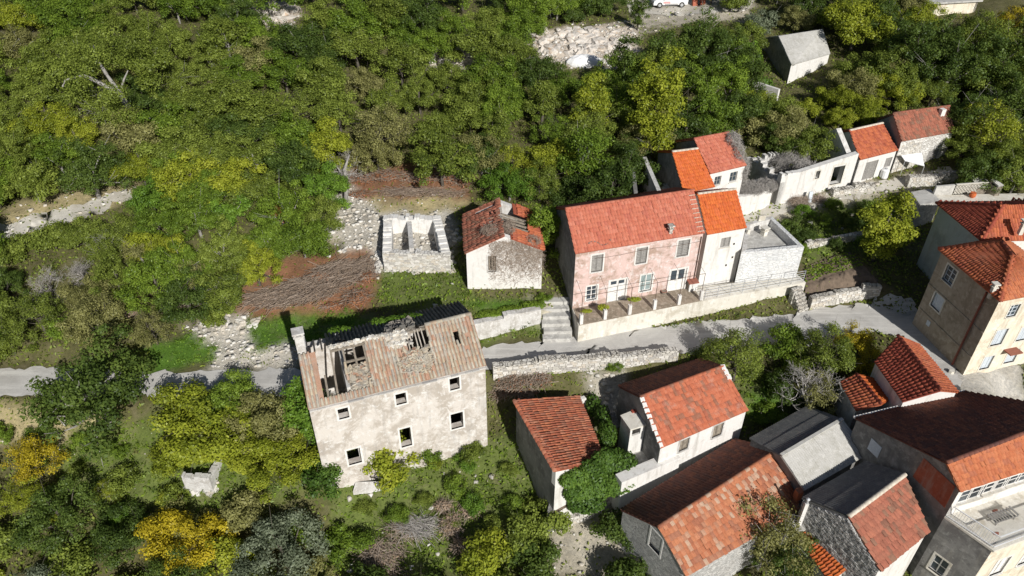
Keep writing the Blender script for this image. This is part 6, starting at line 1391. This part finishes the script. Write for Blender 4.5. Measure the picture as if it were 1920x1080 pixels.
vine('tuft of dead brown vine over the collapsed house ridge', [(np.array(at(925, 432, 6.3)), (.9, .7, .3)), (np.array(at(955, 425, 6.6)), (.5, .9, .25)), (np.array(at(1000, 450, 5.8)), (.6, .6, .25))], 900, .5, 75, TWIG_B, .008)
o, d, out, L = frame_of(at(874, 473, 5.3), at(1017, 467, 5.3))
r_ = np.random.default_rng(74); n_ = 2600; u_ = L*(.30+.72*r_.random(n_)**.8); z_ = 2.2+3.9*r_.random(n_)**.5; keep = z_ < 5.25+1.25*(1-np.abs(u_-L/2)/(L/2)); u_, z_ = u_[keep], z_[keep]
P = np.array(o)[None]+np.array(d)[None]*u_[:, None]+np.array(out)[None]*r_.uniform(.01, .09, len(u_))[:, None]+np.array([[0, 0, 1]])*z_[:, None]; dv = unit(np.array(d)[None]*r_.normal(size=(len(u_), 1))+np.array([[0, 0, 1]])*r_.normal(size=(len(u_), 1)))*.22*r_.uniform(.4, 1.5, (len(u_), 1))
V, F, rd = twig_lines(P-dv, P+dv, .007*r_.uniform(.6, 1.6, len(u_)), r_); e = empty('dead_vine', Vector(P.mean(0)), 'web of dead brown vine stems on the collapsed house gable', 'vine'); obj('stems', mesh_np('stems', V, F, rd), TWIG_B, e, 'stuff')
# --- brush piles
brush('brush_pile', 'big heap of cut grey brown branches in the clearing', [(G(520, 560, .0), (2.4, 1.2, .55)), (G(580, 545, .0), (2.4, 1.5, .75)), (G(640, 515, .0), (2.2, 1.7, .8)), (G(680, 500, .0), (1.2, 1.3, .5))], 1500, 1.9, TWIG_B, 1500, DEADLEAF_P, 81, (1, .6, .05), .016, .13, .45)
brush('brush_pile', 'rust brown leaf heap beside the big brush heap', [(G(672, 560, .1), (1.1, .9, .6)), (G(600, 520, .4), (.8, .4, .4)), (G(625, 575, .1), (.9, .4, .35)), (G(690, 520, .2), (.6, .6, .4))], 260, 1.0, TWIG_B, 3000, DEADLEAF, 82, (1, .4, .1))
brush('brush_pile', 'row of withered red brown branches below the wood', [(G(680, 335, .1), (1.3, .9, .5)), (G(730, 330, .1), (1.5, .8, .5)), (G(785, 335, .1), (1.6, .8, .4)), (G(840, 332, .1), (1.4, .9, .5)), (G(675, 365, .1), (1.0, .5, .4)), (G(870, 340, .1), (.7, .9, .5))], 700, 1.5, TWIG_B, 4200, DEADLEAF, 83, (1, -.1, .05), .014, .15)
brush('brush_pile', 'loose pale sticks strewn below the withered branch row', [(G(770, 360, .0), (3.0, .9, .25)), (G(840, 362, .0), (1.6, .8, .25))], 420, 1.7, TWIG_B, 500, DEADLEAF_P, 89, (1, -.05, .03), .013, .12, .4)
brush('brush_pile', 'tangle of brown twigs next to the derelict house right corner', [(G(965, 715, .0), (1.3, .9, .6)), (G(1010, 710, .0), (1.0, .8, .5)), (G(940, 735, .0), (.8, .7, .5)), (G(985, 738, .0), (.9, .6, .4))], 950, 1.0, TWIG_B, 600, DEADLEAF, 84, (.4, .9, .35), .013, .13, 1.1)
brush('brush_pile', 'pale fallen branches spread in the lower grass', [(G(715, 1035, .0), (1.4, 1.0, .5)), (G(760, 995, .0), (1.3, .7, .4)), (G(720, 1070, .0), (1.3, .6, .4))], 800, 1.4, TWIG_B, 900, DEADLEAF_P, 85, (-.8, .6, .2), .012, .11, .7)
brush('brush_pile', 'fan of thin grey stems lying on the grass', [(G(780, 985, .05), (1.3, .9, .35))], 260, 1.6, TWIG_G, 60, LEAF['sage'], 90, (-.9, .35, .15), .012, .12, .45)
brush('brush_pile', 'withered rusty branch heap in the lower grass', [(G(845, 985, .1), (.7, .9, .7)), (G(880, 955, .1), (.8, .6, .5)), (G(862, 1025, .1), (.5, .6, .5)), (G(830, 950, .1), (.6, .4, .4))], 420, 1.1, TWIG_B, 2600, DEADLEAF_P, 86, (.2, .8, .3), .012, .13, .8)
brush('brush_pile', 'small brown brush heap at the scrubby bank edge', [(G(285, 600, .0), (1.1, .7, .4)), (G(240, 585, .0), (.9, .7, .4)), (G(330, 585, .0), (.9, .5, .3))], 620, 1.1, TWIG_B, 1100, DEADLEAF_P, 87, (.8, .5, .5), .012, .13, .9)
brush('brush_pile', 'tangle of dark stems by the village path', [(G(1500, 380, .1), (.9, .6, .5)), (G(1535, 376, .1), (.6, .5, .6))], 420, .9, TWIG_B, 200, DEADLEAF_P, 88, (1, .3, .3), .012, .1, .9)
# the old oak's pale trunk and limbs showing through the wood
b = MB(); W_ = lambda px, py, z: at(px, py, z)
tk = [gnd(252, 262), at(247, 215, 7.6), at(225, 175, 9.6), at(200, 140, 11.2)]
b.tube([tuple(p) for p in tk], [.40, .34, .24, .12], 9); b.tube([tuple(tk[2]), tuple(at(160, 142, 11.0)), tuple(at(122, 150, 10.6)), tuple(at(118, 162, 10.4))], [.2, .16, .13, .08], 7); b.tube([tuple(tk[3]), tuple(at(185, 115, 12.2)), tuple(at(175, 85, 13))], [.16, .12, .05], 7); b.tube([tuple(tk[1]), tuple(at(265, 213, 8.3)), tuple(at(282, 222, 8.4))], [.12, .09, .04], 6); b.tube([tuple(tk[2]), tuple(at(232, 150, 10.6)), tuple(at(240, 132, 11.4))], [.13, .09, .04], 7)
for k_ in range(0): p_ = tk[1+k_ % 3]; q_ = p_+Vector((random.uniform(-2.2, 2.2), random.uniform(-1.2, 1.2), random.uniform(.2, 1.8))); m_2 = (p_+q_)/2+Vector((random.uniform(-.3, .3), 0, random.uniform(0, .4))); b.tube([tuple(p_), tuple(m_2), tuple(q_)], [.06, .04, .012], 5)
e = empty('old_oak', tk[0], 'old oak with a thick pale trunk and bare limbs in the wood', 'tree'); b.build('trunk', BARK_P, e, smooth=True)
V, F, rd = blob_leaves([(np.array(at(x, y, z)), (1.3, 1.2, .9)) for x, y, z in ((170, 80, 13), (200, 60, 13.2), (130, 110, 12), (265, 120, 11.8), (300, 110, 11.4), (110, 130, 11.4), (235, 80, 12.8), (280, 150, 10.4), (195, 185, 9.0), (215, 225, 7.4), (275, 240, 6.8), (150, 175, 9.8), (212, 110, 12.2), (165, 125, 11.6), (212, 172, 11.4), (150, 150, 11.9), (238, 212, 9.2), (182, 100, 13.2))], 16000, .17, np.random.default_rng(91), .8, .5); obj('crown', mesh_np('crown', V, F, rd), LEAF['olive'], e)
b = MB(); q = gnd(648, 378); b.tube([tuple(q), tuple(at(650, 350, q.z+1.2)), tuple(at(646, 318, q.z+2.4)), tuple(at(655, 290, q.z+3.4))], [.2, .16, .13, .06], 8); b.tube([tuple(at(650, 350, q.z+1.2)), tuple(at(636, 318, q.z+2.2)), tuple(at(622, 300, q.z+2.8))], [.12, .09, .03], 6)
e = empty('dead_tree', q, 'pale forked bare tree standing at the clearing edge', 'tree'); b.build('trunk', BARK_P, e, smooth=True)
# --- rocks on the hill
def rockset(name, label, c, n, size, seed, mat=STONE_PIECE):
    r = random.Random(seed); 
    for k in range(n):
        px, py = c[0]+r.uniform(-c[2], c[2]), c[1]+r.uniform(-c[3], c[3]); q = gnd(px, py); s = r.uniform(*size); bm = bmesh.new(); bmesh.ops.create_icosphere(bm, subdivisions=2, radius=1)
        for v in bm.verts:
            h = 1+.25*math.sin(v.co.x*3+k)*math.sin(v.co.y*4+k*2)+.18*math.sin(v.co.z*5+k*3)+.22*r.uniform(-1, 1); v.co = Vector((v.co.x*s*1.3, v.co.y*s*.9, v.co.z*s*.7))*h
        me = bpy.data.meshes.new(name); bm.to_mesh(me); bm.free(); me.attributes.new('rnd', 'FLOAT', 'POINT'); me.materials.append(mat); o = bpy.data.objects.new(name, me); o.location = q+V3((0, 0), -s*.1); o.rotation_euler = (0, 0, r.uniform(0, 6)); COL.objects.link(o); tag(o, label, 'rock', label+' group')
ROCKM = mat_wall('pale_limestone', (.60, .55, .49), (.52, .38, .26), (.68, .66, .63), 1.2, .58, .8, True, (.34, .325, .30))
rockset('rock', 'pale orange stained boulder in the rock face uphill', (1090, 78, 85, 24), 70, (.25, .85), 5, ROCKM)
rockset('rock', 'grey limestone outcrop among the hilltop trees', (505, 25, 45, 20), 10, (.5, 1.1), 6, ROCKM)
rockset('boulder', 'loose pale boulder at the rubble strip behind the derelict house', (440, 602, 45, 12), 14, (.15, .32), 7, STONE_PIECE)
q = gnd(1095, 118); V, F, rd = blob_leaves([(np.array(q)+np.array([0, .3, .2]), (1.9, .9, .75))], 10, .1, rng); 
bm = bmesh.new(); bmesh.ops.create_uvsphere(bm, u_segments=24, v_segments=12, radius=1)
for v in bm.verts: h = 1+.06*math.sin(v.co.x*9)*math.sin(v.co.y*11); v.co = Vector((v.co.x*1.9*h, v.co.y*1.0, v.co.z*.85*h))
me = bpy.data.meshes.new('lime_heap'); bm.to_mesh(me); bm.free(); me.materials.append(mat_plain('white_gravel', (.86, .86, .86), (.78, .78, .78), 9, .9, 0, .8)); o = bpy.data.objects.new('lime_heap', me); o.location = q; COL.objects.link(o); tag(o, 'bright white heap of lime gravel below the rock face', 'heap')

# --- loose stones and low herbs over the ground
def scatter(n, seed):
    r = np.random.default_rng(seed); x = r.uniform(-48, 52, n); y = r.uniform(17, 104, n); k = r.random(n) < np.clip(1.25-(y-17)/90, .3, 1); x, y = x[k], y[k]
    zk_, z = zone_at(x, y); px, py = proj(np.stack([x, y, z], 1)); ok = (px > -60) & (px < 1980) & (py > -30) & (py < 1130) & (road_dist(x, y) > 1.5); return x[ok], y[ok], z[ok], zk_[ok], r
names = list(ZC)
x, y, z, k, r = scatter(190000, 101)
sel = np.isin(k, [names.index(q) for q in ('grass', 'weed', 'under')]) | (np.isin(k, [names.index('dry'), names.index('litter'), names.index('trod')]) & (r.random(len(x)) < .2))
x, y, z, k = x[sel], y[sel], z[sel], k[sel]; m_ = len(x); hgt = np.where(k == names.index('grass'), .10, .22)*r.uniform(.3, 1.6, m_)
C = np.stack([x, y, z+hgt*.5], 1); Nn = unit(r.normal(size=(m_, 3))+np.array([0, -.3, .9])); V, F = cards(C, Nn, np.where(k == names.index('grass'), .16, .24)*r.uniform(.6, 1.4, m_), r, .5); rd = np.repeat(np.clip(.5+.25*r.normal(size=m_), 0, 1), 4)
for nm, mt, cond in (('grass', 'bright', k == names.index('grass')), ('herbs', 'mid', (k == names.index('weed'))), ('undergrowth', 'olive', (k != names.index('grass')) & (k != names.index('weed')))):
    ii = np.where(cond)[0]
    if len(ii): vv = V.reshape(-1, 4, 3)[ii].reshape(-1, 3); tag(obj(nm, mesh_np(nm, vv, np.arange(len(vv)).reshape(-1, 4), rd.reshape(-1, 4)[ii].ravel()), LEAF[mt], None, 'stuff'), {'grass': 'bright short grass behind the derelict house', 'herbs': 'weeds and tall herbs in the old gardens', 'undergrowth': 'olive undergrowth over the wooded ground'}[nm], 'plants')
# taller weeds growing in clumps
def clumps(name, label, zones, dens, mat, rad, hgt, per, seed, size=.11):
    x, y, z, k, r = scatter(26000, seed); ok = np.isin(k, [names.index(q) for q in zones]) & (r.random(len(x)) < dens) & (np.sin(x*.9+np.sin(y*.7)*2)+np.sin(y*1.1-x*.4)+r.normal(size=len(x))*.7 > -.2); x, y, z = x[ok], y[ok], z[ok]; n = len(x); i = np.repeat(np.arange(n), per); m = len(i); sc_ = r.uniform(.5, 1.5, n)[i]
    dd = unit(r.normal(size=(m, 3))); dd[:, 2] = np.abs(dd[:, 2]); q = r.random(m)**.5; C = np.stack([x[i], y[i], z[i]], 1)+dd*np.stack([rad*sc_*q, rad*sc_*q, hgt*sc_*q], 1); V, F = cards(C, unit(dd*.7+np.array([0, 0, .4])+r.normal(size=(m, 3))*.6), size*r.uniform(.6, 1.5, m), r, .45)
    tag(obj(name, mesh_np(name, V, F, np.repeat(np.clip(.5+.45*(r.random(n)[i]-.5)+.2*r.normal(size=m), 0, 1), 4)), LEAF[mat], None, 'stuff'), label, 'plants')
clumps('weeds', 'leafy green weed clumps in the old gardens', ('weed',), .42, 'mid', .42, .38, 46, 111)
clumps('tall_weeds', 'dull yellow green weed clumps among the garden herbs', ('weed', 'under'), .10, 'khaki', .45, .5, 46, 112)
clumps('nettles', 'dark green nettle clumps in the old gardens', ('weed', 'under'), .12, 'dark', .5, .5, 52, 113)
clumps('lush_grass', 'lush grass tufts behind the derelict house', ('grass',), .8, 'bright', .3, .2, 40, 114, .12)
# grass tufts along the road edges
x, y, z, k, r = scatter(260000, 103); px, py = proj(np.stack([x, y, z], 1)); rd_ = road_dist(x, y)
sel = (rd_ < 3.2) & (rd_ > 1.55) & (np.sin(x*1.7)+np.sin(x*.63+y)+r.normal(size=len(x))*.5 > .5) & ((px < 1690)); x, y, z = x[sel], y[sel], z[sel]; m_ = len(x)
V, F = cards(np.stack([x, y, z+.1], 1), unit(r.normal(size=(m_, 3))+np.array([0, -.4, .8])), .16*r.uniform(.6, 1.4, m_), r, .4); tag(obj('verge_grass', mesh_np('verge_grass', V, F, np.repeat(r.random(m_), 4)), LEAF['olive'], None, 'stuff'), 'ragged grass along the gravel road edges', 'plants')
x, y, z, k, r = scatter(220000, 102); sel = np.isin(k, [names.index(q) for q in ('rubble', 'rock')]) | (np.isin(k, [names.index('trod'), names.index('dry'), names.index('weed')]) & (r.random(len(x)) < np.where(k == names.index('weed'), .025, .10))); x, y, z = x[sel], y[sel], z[sel]; n_ = len(x)
cube = np.array([[i, j, l] for i in (-1, 1) for j in (-1, 1) for l in (-1, 1)], float); fc = np.array([[0, 1, 3, 2], [4, 6, 7, 5], [0, 4, 5, 1], [2, 3, 7, 6], [0, 2, 6, 4], [1, 5, 7, 3]])
S = (.025+.15*r.random(n_)**4)[:, None]*r.uniform(.6, 1.2, (n_, 3)); a = r.uniform(0, 6.28, n_); vv = cube[None]*(1+.25*r.normal(size=(n_, 8, 3)))*S[:, None]*np.array([1, 1, .6]); ca_, sa_ = np.cos(a)[:, None], np.sin(a)[:, None]
W = np.stack([vv[..., 0]*ca_-vv[..., 1]*sa_+x[:, None], vv[..., 0]*sa_+vv[..., 1]*ca_+y[:, None], vv[..., 2]+z[:, None]+S[:, :1]*.3], -1).reshape(-1, 3); FF = (fc[None]+np.arange(n_)[:, None, None]*8).reshape(-1, 4)
tag(obj('loose_stones', mesh_np('loose_stones', W, FF, np.repeat(r.random(n_), 8)), STONE_PIECE, None, 'stuff'), 'loose pale stones scattered over the rubble ground', 'stones')
# crop rows in the tilled plot
r = np.random.default_rng(105); a0, a1, b0, b1 = [np.array(gnd(*p)) for p in ((1512, 505), (1590, 478), (1510, 530), (1625, 500))]; n_ = 700; s_, t_ = r.random(n_), np.round(r.random(n_)*4)/4
P = (a0*(1-s_)[:, None]+a1*s_[:, None])*(1-t_)[:, None]+(b0*(1-s_)[:, None]+b1*s_[:, None])*t_[:, None]+r.normal(size=(n_, 3))*np.array([.08, .08, 0]); P[:, 2] = T(P[:, 0], P[:, 1])+.16
V, F = cards(P, unit(r.normal(size=(n_, 3))*.6+np.array([0, 0, 1])), .2*r.uniform(.6, 1.3, n_), r, .6); tag(obj('seedlings', mesh_np('seedlings', V, F, np.repeat(r.random(n_), 4)), LEAF['mid'], None, 'stuff'), 'rows of low green seedlings in the tilled plot', 'plants')
